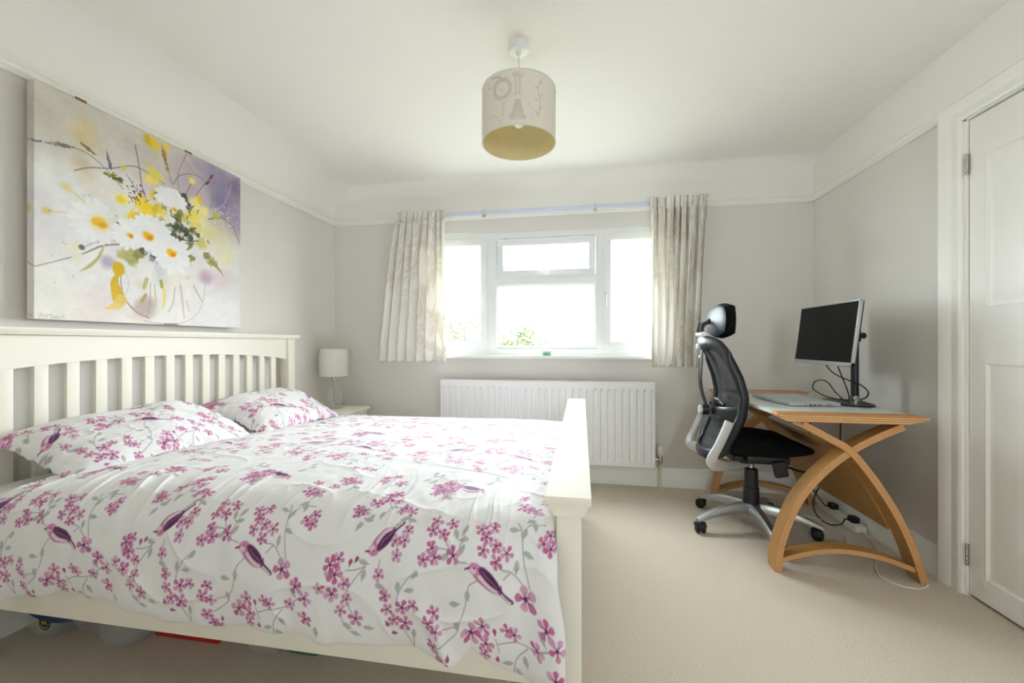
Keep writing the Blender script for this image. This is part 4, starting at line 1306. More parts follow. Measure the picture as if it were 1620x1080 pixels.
# ================================================================== PENDANT LIGHT
QX, QY = -0.270, 1.765
pen = thing('pendant_light', 'ceiling pendant with cream drum shade printed with taupe scrolls', 'ceiling light', (QX, QY, 1.93))
b = MB(); b.lathe([(0, ZC), (0.045, ZC), (0.045, ZC - 0.022), (0.040, ZC - 0.030), (0.012, ZC - 0.034), (0.008, ZC - 0.046), (0, ZC - 0.046)], (QX, QY, 0), 36); b.build('ceiling_rose', 'upvc', pen)
b = MB(); b.tube([(QX, QY, ZC - 0.03), (QX, QY, 2.115)], 0.0032, 8); b.build('flex', 'white_cable', pen)
b = MB(); b.lathe([(0, 2.130), (0.012, 2.125), (0.017, 2.105), (0.019, 2.065), (0.017, 2.045), (0, 2.045)], (QX, QY, 0), 20); b.lathe([(0.024, 2.073), (0.028, 2.073), (0.028, 2.067), (0.024, 2.067)], (QX, QY, 0), 24, cap=False); b.build('lamp_holder', 'upvc', pen)
b = MB(); b.lathe([(0.0, 2.000)] + [(0.026 * math.sin(t), 2.026 - 0.026 * math.cos(t)) for t in [PI * k / 10 for k in range(1, 8)]] + [(0.012, 2.049), (0, 2.049)], (QX, QY, 0), 24, cap=False); b.build('bulb', 'bulb', pen)


def pendant_shade():
    r, z0, z1 = 0.160, 1.930, 2.153
    h = z1 - z0
    L = 2 * PI * r
    T = Canvas(L, h, 900, (246, 241, 229), wrap=True)
    ink = (218, 210, 194)
    for rep in range(3):
        o = rep * L / 3
        def S(p, w=.003, a=.85):
            T.stroke([(o + x, y) for x, y in p], w, ink, a)
        cx, cy, rr = .10, .150, .036                        # laurel wreath
        for k in range(26):
            a = k / 26 * 2 * PI
            for dd in (.7, -.7, .1):
                T.petal(o + cx + rr * math.cos(a), cy + rr * math.sin(a), a + PI / 2 + dd, .013, .0032, ink, .8)
        for k in range(9):
            a = k * .7; S([(cx + .012 * math.cos(a) * k / 9, cy + .014 * math.sin(a) * k / 9), (cx + .014 * math.cos(a + .5) * k / 9, cy + .016 * math.sin(a + .5) * k / 9)], .003, .7)
        S([(.03, .178), (.045, .170), (.07, .185), (.09, .205)], .004); S([(.05, .21), (.085, .202), (.105, .186), (.12, .190)], .010); S([(.03, .178), (.026, .188), (.036, .192)], .004)
        for k in range(16):                                 # dotted swags
            a = PI * (k / 15); T.blob(o + .165 - .06 * math.cos(a), .03 + .095 * math.sin(a), .0026, col=ink, alpha=.9)
            T.blob(o + .045 - .05 * math.cos(a), .005 + .05 * math.sin(a), .0026, col=ink, alpha=.9)
        for k in range(7):
            T.blob(o + .104, .045 + k * .007, .0026, col=ink, alpha=.9)
        S([(.094, .098), (.104, .086), (.114, .098)], .003)
        # bell flower with hanging husks
        for k in range(-3, 4):
            S([(.165 + k * .003, .098), (.165 + k * .006, .06), (.165 + k * .010, .022)], .006, .7)
        S([(.155, .06), (.145, .035), (.13, .04)], .005); S([(.175, .06), (.187, .03), (.2, .034)], .005)
        for k in range(9):
            y = .115 + k * .011
            T.petal(o + .165, y, PI / 2 + .8, .018, .004, ink, .75); T.petal(o + .165, y, PI / 2 - .8, .018, .004, ink, .75)
        S([(.145, .205), (.155, .19), (.165, .2), (.178, .188), (.19, .205)], .006); S([(.25, .04), (.262, .1), (.25, .16), (.27, .2)], .005)
        for k in range(6):
            T.petal(o + .255, .05 + k * .025, .5 if k % 2 else 2.6, .022, .005, ink, .7)
    nu, nv = 520, 120
    a = np.linspace(0, 2 * PI, nu + 1)[:-1]; v = np.linspace(0, 1, nv)
    A, V = np.meshgrid(a, v, indexing='ij')
    P = np.stack([QX + r * np.cos(A), QY + r * np.sin(A), z0 + h * V], -1)
    ph = ((A - math.radians(218)) % (2 * PI)) * r                 # wreath faces the room
    col = T.sample(ph, V * h)
    grid('lamp_shade', P, 'shade', pen, col, closed=True, off=np.array(pen.location))
    b = MB(); b.lathe([(r - 0.002, z0), (r - 0.002, z1)], (QX, QY, 0), 64, cap=False); b.build('shade_lining', 'shade_in', pen)
    b = MB(); b.tube([(QX + r * math.cos(2 * PI * k / 64), QY + r * math.sin(2 * PI * k / 64), z0) for k in range(64)], 0.0022, 6, closed=True)
    b.build('shade_rim', 'shade_plain', pen)
    b = MB(); b.tube([(QX + r * math.cos(2 * PI * k / 64), QY + r * math.sin(2 * PI * k / 64), z1) for k in range(64)], 0.0022, 6, closed=True)
    b.build('shade_rim', 'shade_plain', pen)
    b = MB()
    for k in range(3):
        t = 2 * PI * k / 3 + .5
        b.tube([(QX + .026 * math.cos(t), QY + .026 * math.sin(t), 2.070), (QX + .09 * math.cos(t), QY + .09 * math.sin(t), 2.08), (QX + .157 * math.cos(t), QY + .157 * math.sin(t), 2.12)], 0.0018, 6)
    b.build('shade_spider', 'upvc', pen)


pendant_shade()


# ================================================================== CURVED PLYWOOD DESK
desk = thing('desk', 'curved plywood desk with crossed bow legs and a white glass top', 'desk', (1.19, 2.58, 0))


def ply_strip(name, pts, th, y0, y1, parent, n=10):
    """bent plywood strip: curve in the x-z plane, thickness th in that plane, laminations showing on its edges"""
    P = catmull([(p[0], p[1], 0) for p in pts], n)
    N = len(P)
    lay = [0, .14, .19, .36, .41, .58, .63, .80, .85, 1.0]
    mi = [0, 1, 0, 1, 0, 1, 0, 1, 0]
    mi = [1, 0, 1, 0, 1, 0, 1, 0, 1]          # dark, light, dark ...
    nor = []
    for i in range(N):
        t = (P[min(i + 1, N - 1)] - P[max(i - 1, 0)]).normalized()
        nor.append(Vector((-t.y, t.x, 0)))
    b = MB()
    K = len(lay)
    vs = []
    for i in range(N):
        for l in lay:
            q = P[i] + nor[i] * th * (l - .5)
            vs += [(q.x, y0, q.y), (q.x, y1, q.y)]
    id_ = lambda i, k, s: (i * K + k) * 2 + s
    o = len(b.v); b.v += vs
    for i in range(N - 1):
        for k in range(K - 1):
            for s in (0, 1):
                b.f.append((id_(i, k, s), id_(i + 1, k, s), id_(i + 1, k + 1, s), id_(i, k + 1, s))); b.m.append(2 if mi[k] else 1)
        for k in (0, K - 1):
            b.f.append((id_(i, k, 0), id_(i + 1, k, 0), id_(i + 1, k, 1), id_(i, k, 1))); b.m.append(0)
    for i in (0, N - 1):
        for k in range(K - 1):
            b.f.append((id_(i, k, 0), id_(i, k + 1, 0), id_(i, k + 1, 1), id_(i, k, 1))); b.m.append(2 if mi[k] else 1)
    return b.build(name, ['oak', 'ply_l', 'ply_d'], parent, smooth=30)


LA = [(0.902, 0.0), (0.903, 0.069), (0.930, 0.189), (0.992, 0.34), (1.090, 0.472), (1.203, 0.574), (1.313, 0.643), (1.408, 0.690)]
LB = [(1.000, 0.690), (1.104, 0.632), (1.196, 0.573), (1.293, 0.445), (1.379, 0.298), (1.443, 0.146), (1.486, 0.0)]
LC = [(0.915, 0.055), (1.03, 0.096), (1.16, 0.117), (1.311, 0.102), (1.455, 0.058)]
for ya_, yb_ in ((2.070, 2.150), (2.965, 3.045)):
    ply_strip('leg', LA, 0.031, ya_ + 0.004, yb_, desk)
    ply_strip('leg', LB, 0.031, ya_, yb_ + 0.002, desk)
    ply_strip('foot_rail', LC, 0.022, ya_ + 0.008, yb_ - 0.006, desk)
    # shaped end board of the top, in plies
    zs_ = [0.703, 0.708, 0.711, 0.718, 0.721, 0.728, 0.731, 0.738, 0.742]
    outer = [(0.930, 1.400), (0.918, 1.425), (0.912, 1.438), (0.900, 1.462), (0.896, 1.470), (0.888, 1.487), (0.886, 1.490), (0.885, 1.474), (0.886, 1.455)]
    b = MB()
    for k in range(8):
        xa0, xb0 = outer[k]; xa1, xb1 = outer[k + 1]
        b.prism([(xa0, zs_[k]), (xb0, zs_[k]), (xb1, zs_[k + 1]), (xa1, zs_[k + 1])], 'y', ya_ - 0.018, ya_ + 0.042 if ya_ < 2.5 else yb_ + 0.02, mi=k % 2 if k not in (0, 7) else 0)
    b.build('end_board', ['ply_d', 'ply_l'], desk, smooth=0)
b = MB(); b.box(0.893, 1.462, 2.112, 2.964, 0.724, 0.7405, 0.003); b.build('glass_top', 'glasstop', desk)
b = MB(); b.box(1.30, 1.33, 2.14, 2.97, 0.690, 0.724, 0.002); b.build('cross_rail', 'oak_y', desk)
b = MB(); b.box(1.02, 1.05, 2.14, 2.97, 0.692, 0.724, 0.002); b.build('cross_rail', 'oak_y', desk)
# curved back panel that follows the rear legs
C = catmull([(1.112, 0.605, 0), (1.180, 0.562, 0), (1.272, 0.443, 0), (1.358, 0.292, 0), (1.398, 0.205, 0)], 10)
b = MB()
vs, fs = [], []
for i, p in enumerate(C):
    t = (C[min(i + 1, len(C) - 1)] - C[max(i - 1, 0)]).normalized(); nn = Vector((-t.y, t.x, 0)) * 0.006
    for q in (p + nn, p - nn):
        vs += [(q.x, 2.151, q.y), (q.x, 2.964, q.y)]
for i in range(len(C) - 1):
    a, c = i * 4, i * 4 + 4
    fs += [(a, a + 1, c + 1, c), (a + 2, c + 2, c + 3, a + 3), (a, c, c + 2, a + 2), (a + 1, a + 3, c + 3, c + 1)]
e = (len(C) - 1) * 4
fs += [(0, 2, 3, 1), (e, e + 1, e + 3, e + 2)]
b.add(vs, fs); pnl = b.build('back_panel', 'oak_y', desk, smooth=40)
sc0 = None
for i, (ix, yq) in enumerate([(k, y) for k in (12, 24, 36) for y in (2.20, 2.56, 2.92)]):
    p = C[ix]; t = (C[ix + 1] - C[ix - 1]).normalized(); nn = Vector((-t.y, t.x, 0))
    nn = nn if nn.x < 0 else -nn
    q = p + nn * 0.0062
    s = MB(); s.lathe([(0, 0), (0.005, 0), (0.004, 0.0015), (0, 0.002)], (0, 0, 0), 10)
    rm = Vector((nn.x, 0, nn.y)).to_track_quat('Z', 'Y').to_matrix().to_4x4()
    s.v = [tuple(Matrix.Translation((q.x, yq, q.y)) @ rm @ Vector(v)) for v in s.v]
    s.build('screw', 'black', pnl)

# ================================================================== MONITOR, LAPTOP
TOP = 0.7405
mon = thing('monitor', 'flat computer monitor with silver frame on a black pole stand', 'monitor', (1.40, 2.45, TOP))
ang = math.radians(-7)                    # leans back towards the wall
mc = Vector((1.287, 2.455, 1.108))
mm = Matrix.Translation(mc) @ Matrix.Rotation(-ang, 4, 'Y')
MW, MH = 0.266, 0.163
b = MB(); b.box(0.004, 0.020, -MW + .004, MW - .004, -MH + .004, MH - .004, 0.003, mtx=mm); b.box(0.018, 0.045, -0.18, 0.18, -0.11, 0.10, 0.012, mtx=mm); b.build('housing', 'black', mon)
b = MB()
for (y0_, y1_, z0_, z1_) in ((-MW, MW, MH - 0.006, MH), (-MW, MW, -MH, -MH + 0.021), (-MW, -MW + 0.007, -MH, MH), (MW - 0.007, MW, -MH, MH)):
    b.box(-0.004, 0.012, y0_, y1_, z0_, z1_, 0.0015, mtx=mm)
b.build('bezel', 'alu', mon)
b = MB(); b.box(-0.002, 0.004, -MW + 0.006, MW - 0.006, -MH + 0.020, MH - 0.005, mtx=mm); b.build('screen', 'screen', mon, smooth=0)
b = MB(); b.box(0.044, 0.056, -0.05, 0.05, -0.05, 0.05, 0.003, mtx=mm); b.tube([mm @ Vector((0.055, 0, 0)), (1.40, 2.45, 1.10), (1.43, 2.448, 1.10)], 0.018, 12)
b.lathe([(0, -0.03), (0.026, -0.03), (0.026, 0.03), (0, 0.03)], (1.43, 2.445, 1.10), 20)
b.tube([(1.43, 2.42, 1.10), (1.435, 2.385, 1.10)], [0.008, 0.017], 8)
b.build('mount', 'black', mon)
b = MB(); b.tube([(1.43, 2.445, TOP + 0.008), (1.43, 2.445, 1.145)], 0.0175, 20); b.build('pole', 'black', mon)
b = MB(); b.lathe([(0.028, 0.0), (0.028, 0.010), (0.022, 0.016), (0.022, 0.030), (0.018, 0.034)], (1.43, 2.445, TOP + 0.009), 24, cap=False); b.build('collar', 'chrome', mon)
b = MB()
poly = [(1.335 + 0.0, 2.36), (1.335, 2.53)]
ov = []
for k in range(40):
    a = 2 * PI * k / 40
    ov.append((1.395 + 0.085 * math.copysign(abs(math.cos(a)) ** .8, math.cos(a)), 2.445 + 0.145 * math.copysign(abs(math.sin(a)) ** .8, math.sin(a))))
b.prism(ov, 'z', TOP + 0.0005, TOP + 0.009); b.build('stand_base', 'black', mon, smooth=50)

lap = thing('laptop', 'closed silver laptop lying on the glass desk top', 'laptop', (1.145, 2.475, TOP + 0.0005))
lmx = Matrix.Translation((1.145, 2.475, TOP + 0.0005)) @ Matrix.Rotation(math.radians(6), 4, 'Z')
b = MB(); b.box(-0.125, 0.125, -0.180, 0.180, 0.003, 0.012, 0.003, mtx=lmx); b.build('base', 'laptop', lap)
b = MB(); b.box(-0.125, 0.125, -0.180, 0.180, 0.0125, 0.019, 0.003, mtx=lmx); b.build('lid', 'laptop', lap)
for k, (x, w) in enumerate(((-0.045, .006), (-0.022, .013), (0.0, .013), (0.024, .016), (0.062, .006), (0.076, .005))):
    b = MB(); b.box(x - w / 2, x + w / 2, -0.1806, -0.176, 0.0055, 0.0105, mtx=lmx); b.build('port', 'black', lap, smooth=0)

# ================================================================== CABLES AND POWER STRIP
def cable(name, pts, r, m, label, cat='cable', n=8):
    b = MB(); b.tube(catmull(pts, n), r, 8); return tag(b.build(name, m, smooth=60), label, cat)


def c2(x, y, X):                       # enlargement of the desk corner -> plane at depth X
    return on_x(1140 + x / 4.696, 450 + y / 4.696, X)


cable('monitor_cable', [(1.470, 2.36, TOP + .004)] + [c2(x, y, 1.435) for x, y in ((1040, 862), (1085, 835), (1095, 795), (1045, 748))] + [c2(x, y, X) for x, y, X in ((975, 720, 1.40), (890, 685, 1.37), (830, 650, 1.35), (785, 600, 1.34), (775, 570, 1.338))], 0.0032, 'rubber', 'black monitor lead curling round behind the stand pole')
cable('monitor_cable', [c2(x, y, X) for x, y, X in ((868, 580, 1.345), (872, 610, 1.35), (900, 680, 1.37), (940, 780, 1.39), (955, 850, 1.40))] + [(1.395, 2.475, TOP + .0135), (1.42, 2.53, TOP + .013), (1.455, 2.60, TOP + .004), (1.475, 2.64, .70), (1.478, 2.66, .45), (1.47, 2.67, .27)], 0.0032, 'rubber', 'straight black monitor lead dropping from the screen past the desk edge')
cable('monitor_cable', [c2(860, 850, 1.33) - Vector((0, 0, .0)), c2(770, 825, 1.345), c2(690, 775, 1.36), c2(697, 725, 1.37), c2(750, 708, 1.37), c2(800, 730, 1.37), c2(850, 795, 1.37), c2(900, 845, 1.372), (1.385, 2.50, TOP + .0135), (1.37, 2.47, TOP + .0135)], 0.0032, 'rubber', 'black lead looping up beside the laptop on the desk')
ps = thing('power_strip', 'white extension socket strip on the carpet under the desk', 'power strip', (1.535, 2.78, 0))
pm = Matrix.Translation((1.535, 2.78, 0)) @ Matrix.Rotation(math.radians(0), 4, 'Z')
b = MB(); b.box(-0.028, 0.028, -0.21, 0.21, 0.001, 0.036, 0.006, mtx=pm); b.build('body', 'cream_plastic', ps)
for k in range(4):
    b = MB(); b.box(-0.022, 0.022, -0.19 + k * .095, -0.11 + k * .095, 0.0355, 0.0375, 0.001, mtx=pm); b.build('socket', 'cream_plastic', ps)
def plug(y, label):
    p = thing('plug', label, 'plug', (1.535, y, 0.038))
    b = MB(); b.box(-0.022 + 1.535, 0.022 + 1.535, y - 0.024, y + 0.024, 0.0378, 0.072, 0.010, seg=3); b.build('plug_body', 'rubber', p)
    b = MB(); b.tube([(1.516, y, .055), (1.500, y - .004, .055), (1.490, y - .008, .056)], [.007, .005, .004], 8); b.build('cord_grip', 'rubber', p)
    return p
plug(2.635, 'black mains plug at the free end of the power strip')
plug(2.83, 'black mains plug midway along the power strip')
cable('mains_lead', [(1.487, 2.627, .056), (1.455, 2.61, .03), (1.42, 2.66, .008), (1.42, 2.78, .01), (1.44, 2.86, .06), (1.463, 2.84, .16), (1.470, 2.75, .22), (1.472, 2.69, .245)], 0.0036, 'rubber', 'black mains lead looping from the strip under the desk')
cable('mains_lead', [(1.487, 2.822, .056), (1.465, 2.86, .10), (1.45, 2.92, .17), (1.45, 2.955, .30), (1.468, 2.955, .50), (1.476, 2.93, .70)], 0.0036, 'rubber', 'black mains lead rising from the strip towards the desk top')
cable('extension_lead', [(1.535, 2.567, .018), (1.535, 2.53, .012), (1.52, 2.44, .004), (1.47, 2.34, .004), (1.40, 2.24, .004), (1.34, 2.12, .004), (1.37, 2.04, .004), (1.45, 2.035, .004), (1.515, 2.10, .004), (1.548, 2.22, .004), (1.566, 2.40, .004), (1.572, 2.7, .004), (1.57, 3.0, .004)], 0.0038, 'white_cable', 'cream extension lead trailing from the strip round the desk foot')
cable('extension_lead', [(1.20, 3.12, .004), (1.22, 2.92, .004), (1.30, 2.80, .004), (1.40, 2.74, .004), (1.45, 2.66, .004), (1.44, 2.56, .004), (1.40, 2.46, .004), (1.36, 2.40, .004)], 0.0038, 'white_cable', 'cream lead running across the carpet under the desk')

# ================================================================== OFFICE CHAIR (faces the desk)
HX, HY = 0.962, 2.55
ch = thing('office_chair', 'black mesh back office chair with headrest and silver star base at the desk', 'office chair', (HX, HY, 0))


def rot_z(b, a, c):
    m = Matrix.Translation((c[0], c[1], 0)) @ Matrix.Rotation(a, 4, 'Z')
    b.v = [tuple(m @ Vector(v)) for v in b.v]
    return b


for k in range(5):
    a = math.radians(126 + 72 * k)
    b = MB()
    path = [(0.030, 0.118), (0.075, 0.122), (0.15, 0.118), (0.23, 0.102), (0.30, 0.080), (0.335, 0.066)]
    hw = [0.030, 0.027, 0.024, 0.021, 0.018, 0.015]; hh = [0.030, 0.026, 0.022, 0.017, 0.012, 0.009]
    vs, fs = [], []
    for (r, z), w, h in zip(path, hw, hh):
        vs += [(r, -w, z - h), (r, -w, z + h * .2), (r, -w * .6, z + h), (r, w * .6, z + h), (r, w, z + h * .2), (r, w, z - h)]
    for i in range(len(path) - 1):
        for j in range(6):
            fs.append((i * 6 + j, i * 6 + (j + 1) % 6, i * 6 + 6 + (j + 1) % 6, i * 6 + 6 + j))
    fs += [tuple(range(6)), tuple(range(30, 36))]
    b.add(vs, fs); rot_z(b, a, (HX, HY)); arm = b.build('base_arm', 'alu', ch, smooth=40)
    # caster under the arm tip
    cs = MB(); cs.tube([(0.322, 0, 0.034), (0.322, 0, 0.066)], 0.006, 10)
    vs = []
    for s in (-1, 1):
        cs.lathe([(0, s * 0.006), (0.0235, s * 0.006), (0.0265, s * 0.010), (0.0265, s * 0.022), (0.020, s * 0.026), (0, s * 0.026)], (0.335, 0, 0.0268), 24, axis='y')
    hood = [(0.335 + 0.030 * math.cos(t), 0.029 + 0.030 * math.sin(t)) for t in [math.radians(d) for d in range(20, 175, 12)]]
    hood += [(0.335 + 0.0245 * math.cos(t), 0.029 + 0.0245 * math.sin(t)) for t in [math.radians(d) for d in range(170, 15, -12)]]
    cs.prism(hood, 'y', -0.0275, 0.0275)
    # swivel each caster a little differently
    sw = Matrix.Translation((0.322, 0, 0)) @ Matrix.Rotation(0.9 * k + .4, 4, 'Z') @ Matrix.Translation((-0.322, 0, 0))
    cs.v = [tuple(sw @ Vector(v)) for v in cs.v]
    rot_z(cs, a, (HX, HY)); cs.build('caster', 'rubber', arm, smooth=40)
b = MB(); b.lathe([(0, 0.085), (0.045, 0.085), (0.050, 0.095), (0.050, 0.140), (0.044, 0.148), (0, 0.148)], (HX, HY, 0), 30); b.build('hub', 'alu', ch)
b = MB(); b.lathe([(0.043, 0.135), (0.040, 0.235), (0.037, 0.238), (0.034, 0.340), (0.020, 0.346), (0, 0.346)], (HX, HY, 0), 28, cap=False); b.build('column_cover', 'black', ch)
b = MB(); b.tube([(HX, HY, 0.10), (HX, HY, 0.420)], 0.0145, 18); b.build('gas_column', 'chrome', ch)
b = MB(); b.box(0.83, 1.12, 2.44, 2.66, 0.395, 0.440, 0.014, seg=3); b.box(0.88, 1.08, 2.38, 2.72, 0.418, 0.452, 0.006); b.build('mechanism', 'black', ch)
b = MB(); b.box(-0.032, 0.032, -0.014, 0.014, -0.055, 0.03, 0.010, seg=3)
lv = Matrix.Translation((1.035, 2.375, 0.405)) @ Matrix.Rotation(math.radians(-12), 4, 'Y'); b.v = [tuple(lv @ Vector(v)) for v in b.v]
b.tube([(1.035, 2.385, 0.415), (1.03, 2.46, 0.42)], 0.008, 8); b.tube([(1.06, 2.38, 0.41), (1.13, 2.385, 0.385), (1.19, 2.39, 0.375)], 0.006, 8)
b.build('tilt_lever', 'black', ch)


def cushion(x0, x1, y0, y1, zf, n=44):
    """rounded seat pad, zf(u, v) -> (top, bottom)"""
    u = np.linspace(-1, 1, n); v = np.linspace(-1, 1, n)
    U, V = np.meshgrid(u, v, indexing='ij')
    # squircle footprint
    k = np.sqrt(1 - 0.22 * V ** 2 * 1.0), np.sqrt(1 - 0.22 * U ** 2)
    X = (x0 + x1) / 2 + U * k[0] * (x1 - x0) / 2 / 0.97; Y = (y0 + y1) / 2 + V * k[1] * (y1 - y0) / 2 / 0.97
    e = np.clip(1 - np.maximum(np.abs(U), np.abs(V)) ** 6, 0, 1) ** .5
    top, bot = zf(U, V)
    mid = (top + bot) / 2
    return np.concatenate([np.stack([X, Y, mid + (top - mid) * e], -1), np.stack([X, Y, mid + (bot - mid) * e], -1)[::-1][1:]], 0)


seatP = cushion(0.772, 1.203, 2.312, 2.788, lambda U, V: (0.548 - 0.012 * U - 0.022 * np.clip(U, 0, 1) ** 2 - 0.02 * (1 - V ** 2) * (1 - U ** 2) + 0.012 * V ** 2, 0.452 + 0.024 * np.clip(U, 0, 1) ** 2 + 0 * V))
grid('seat', seatP, 'seat', ch, off=(HX, HY, 0))


# backrest: half-width and forward position against height
BZ = [0.44, 0.50, 0.57, 0.67, 0.77, 0.87, 0.97, 1.04, 1.07]
BXc = [0.735, 0.765, 0.798, 0.838, 0.850, 0.828, 0.788, 0.752, 0.735]
BHW = [0.185, 0.205, 0.215, 0.222, 0.220, 0.208, 0.185, 0.160, 0.13]
bx = lambda z: np.interp(z, BZ, BXc)
bw = lambda z: np.interp(z, BZ, BHW)


def back_pt(s, z, inset=0.0, off=0.0):
    """s in -1..1 across; the middle lies further back than the sides"""
    x = float(bx(z)) - 0.048 * (1 - s * s) + off
    return Vector((x, HY + s * (float(bw(z)) - inset), z))


loop = []
for k in range(24):
    z = 0.49 + (1.015 - 0.49) * k / 23; loop.append((1, z))
ctrl = [(0.96, 1.040), (0.86, 1.058), (0.6, 1.064), (0.3, 1.066), (0, 1.066), (-0.3, 1.066), (-0.6, 1.064), (-0.86, 1.058), (-0.96, 1.040)]
loop += ctrl + [(-s, z) for s, z in reversed(loop)] + [(-0.94, 0.466), (-0.75, 0.448), (-0.4, 0.436), (0, 0.432), (0.4, 0.436), (0.75, 0.448), (0.94, 0.466)]
pts, ra, fa = [], [], []
for s, z in loop:
    pts.append(back_pt(s, z, 0.014))
    tp = sstep(0.9, 1.03, np.array(z)); bt = sstep(0.56, 0.46, np.array(z))
    side = abs(s) > 0.97
    w = 0.030 + 0.006 * float(math.exp(-((z - 0.68) / .14) ** 2)) if side else (0.034 if z > 0.9 else 0.030)
    ra.append(0.027 if side and z < .98 else 0.016); fa.append((0.022 if side and z < .98 else 0.038) if z > .5 else w)
P3 = catmull([pts[-1]] + pts + [pts[0]], 2)
# frame as a flattened tube whose wide side follows the shell
b = MB()
n = len(pts)
vs, fs = [], []
SEG = 12
cen = Vector((0.79, HY, 0.77))
for i, p in enumerate(pts):
    t = (pts[(i + 1) % n] - pts[i - 1]).normalized()
    # shell normal mostly +x, sides turned inwards
    s = loop[i][0]
    nx = Vector((1, -0.35 * s, 0)); nx = (nx - t * nx.dot(t)).normalized()
    w = t.cross(nx).normalized()
    for k in range(SEG):
        a = 2 * PI * k / SEG
        vs.append(p + nx * (ra[i] * math.cos(a)) + w * (fa[i] * math.sin(a)))
for i in range(n):
    j = (i + 1) % n
    for k in range(SEG):
        l = (k + 1) % SEG
        fs.append((i * SEG + k, i * SEG + l, j * SEG + l, j * SEG + k))
b.add(vs, fs); b.build('back_frame', 'satin', ch, smooth=60)
zz = np.linspace(0.445, 1.055, 60); ss = np.linspace(-1, 1, 40)
Pm = np.array([[tuple(back_pt(s, z, 0.022, 0.004)) for s in ss] for z in zz])
grid('back_mesh', Pm, 'mesh', ch, off=(HX, HY, 0))
# lumbar support band hung behind the mesh
b = MB()
lp = [back_pt(s, 0.690 - 0.030 * (1 - s * s), 0.02, -0.004 - 0.030 * (1 - s ** 4)) for s in np.linspace(-1, 1, 25)]
b.tube(lp, [0.030 + 0.010 * (1 - s * s) for s in np.linspace(-1, 1, 25)], 12, flat=0.006, up=(0, 0, 1)); b.build('lumbar_band', 'satin', ch, smooth=60)
b = MB()
lp = [back_pt(s, 0.715, 0.02, -0.022 - 0.010 * (1 - (s / .5) ** 2)) for s in np.linspace(-.5, .5, 15)]
b.tube(lp, [0.012 + 0.022 * (1 - (2 * s) ** 2) for s in np.linspace(-.5, .5, 15)], 12, flat=0.008, up=(0, 0, 1)); b.build('lumbar_pad', 'satin', ch, smooth=60)
# spine strip, knobs
b = MB(); b.tube(catmull([(0.700, HY, 1.105), (0.692, HY, 1.045), (0.690, HY, 0.95), (0.686, HY, 0.85), (0.697, HY, 0.77), (0.716, HY, 0.705), (0.720, HY, 0.66)], 6), 0.008, 10, flat=0.027, up=(1, 0, 0.02)); b.build('spine', 'satin', ch, smooth=60)
b = MB(); b.lathe([(0, 0), (0.022, 0.002), (0.024, 0.010), (0.016, 0.024), (0, 0.028)], (0, 0, 0), 20, axis='x'); b.v = [(0.690 - v[0], HY + v[1], 1.042 + v[2]) for v in b.v]; b.build('clamp_knob', 'silver', ch)
b = MB(); b.tube([(0.692, HY, 1.045), (0.722, HY, 1.045)], 0.020, 14); b.build('clamp', 'black', ch)
b = MB(); b.lathe([(0, 0), (0.026, 0), (0.027, 0.008), (0.024, 0.016), (0, 0.018)], (0, 0, 0), 24, axis='x'); b.v = [(0.694 - v[0], HY + v[1], 0.674 + v[2]) for v in b.v]; b.build('clamp_knob', 'silver', ch)
b = MB(); b.tube([(0.694, HY, 0.674), (0.73, HY, 0.674)], 0.030, 20); b.build('clamp', 'black', ch)
b = MB(); b.box(0.680, 0.698, HY - 0.016, HY + 0.016, 0.975, 0.990, 0.003); b.build('clip', 'silver', ch)
# silver brackets carrying the back, one each side
for s in (-1, 1):
    pth = [(0.772, 0.222, 0.645), (0.748, 0.224, 0.585), (0.715, 0.225, 0.510), (0.688, 0.224, 0.455), (0.690, 0.216, 0.418), (0.735, 0.190, 0.402), (0.800, 0.140, 0.393), (0.870, 0.085, 0.386), (0.935, 0.035, 0.380)]
    P = catmull([(x, HY + s * y, z) for x, y, z in pth], 5)
    n = len(P)
    fw = [np.interp(i / (n - 1), [0, .3, .48, .6, 1], [0.023, 0.023, 0.030, 0.030, 0.016]) for i in range(n)]
    fl = [np.interp(i / (n - 1), [0, .4, .55, 1], [0.007, 0.008, 0.014, 0.016]) for i in range(n)]
    b = MB()
    vs, fs = [], []
    for i, p in enumerate(P):
        t = (P[min(i + 1, n - 1)] - P[max(i - 1, 0)]).normalized()
        sd = Vector((0.10, s, 0)); sd = (sd - t * sd.dot(t)).normalized(); w = t.cross(sd)
        for k in range(12):
            a = 2 * PI * k / 12; ca, sa = math.cos(a), math.sin(a)
            vs.append(p + w * fw[i] * math.copysign(abs(ca) ** .4, ca) + sd * fl[i] * math.copysign(abs(sa) ** .4, sa))
    for i in range(n - 1):
        for k in range(12):
            l = (k + 1) % 12; fs.append((i * 12 + k, i * 12 + l, i * 12 + 12 + l, i * 12 + 12 + k))
    fs += [tuple(range(12)), tuple(range((n - 1) * 12, n * 12))]
    b.add(vs, fs); br = b.build('back_bracket', 'silver', ch, smooth=50)
    for (x, z) in ((0.760, 0.615), (0.718, 0.522)):
        q = MB(); q.lathe([(0, 0), (0.006, 0), (0.005, 0.002), (0, 0.002)], (0, 0, 0), 12, axis='x'); q.v = [(x - 0.0185 - v[0], HY + s * 0.223 + v[1], z + 0.004 + v[2]) for v in q.v]; q.build('bolt', 'black', br)
b = MB(); b.tube([(0.925, HY - 0.045, 0.380), (0.925, HY + 0.045, 0.380)], 0.016, 14); b.tube([(0.925, HY, 0.38), (HX, HY, 0.385)], 0.022, 14); b.build('bracket_joint', 'silver', ch)
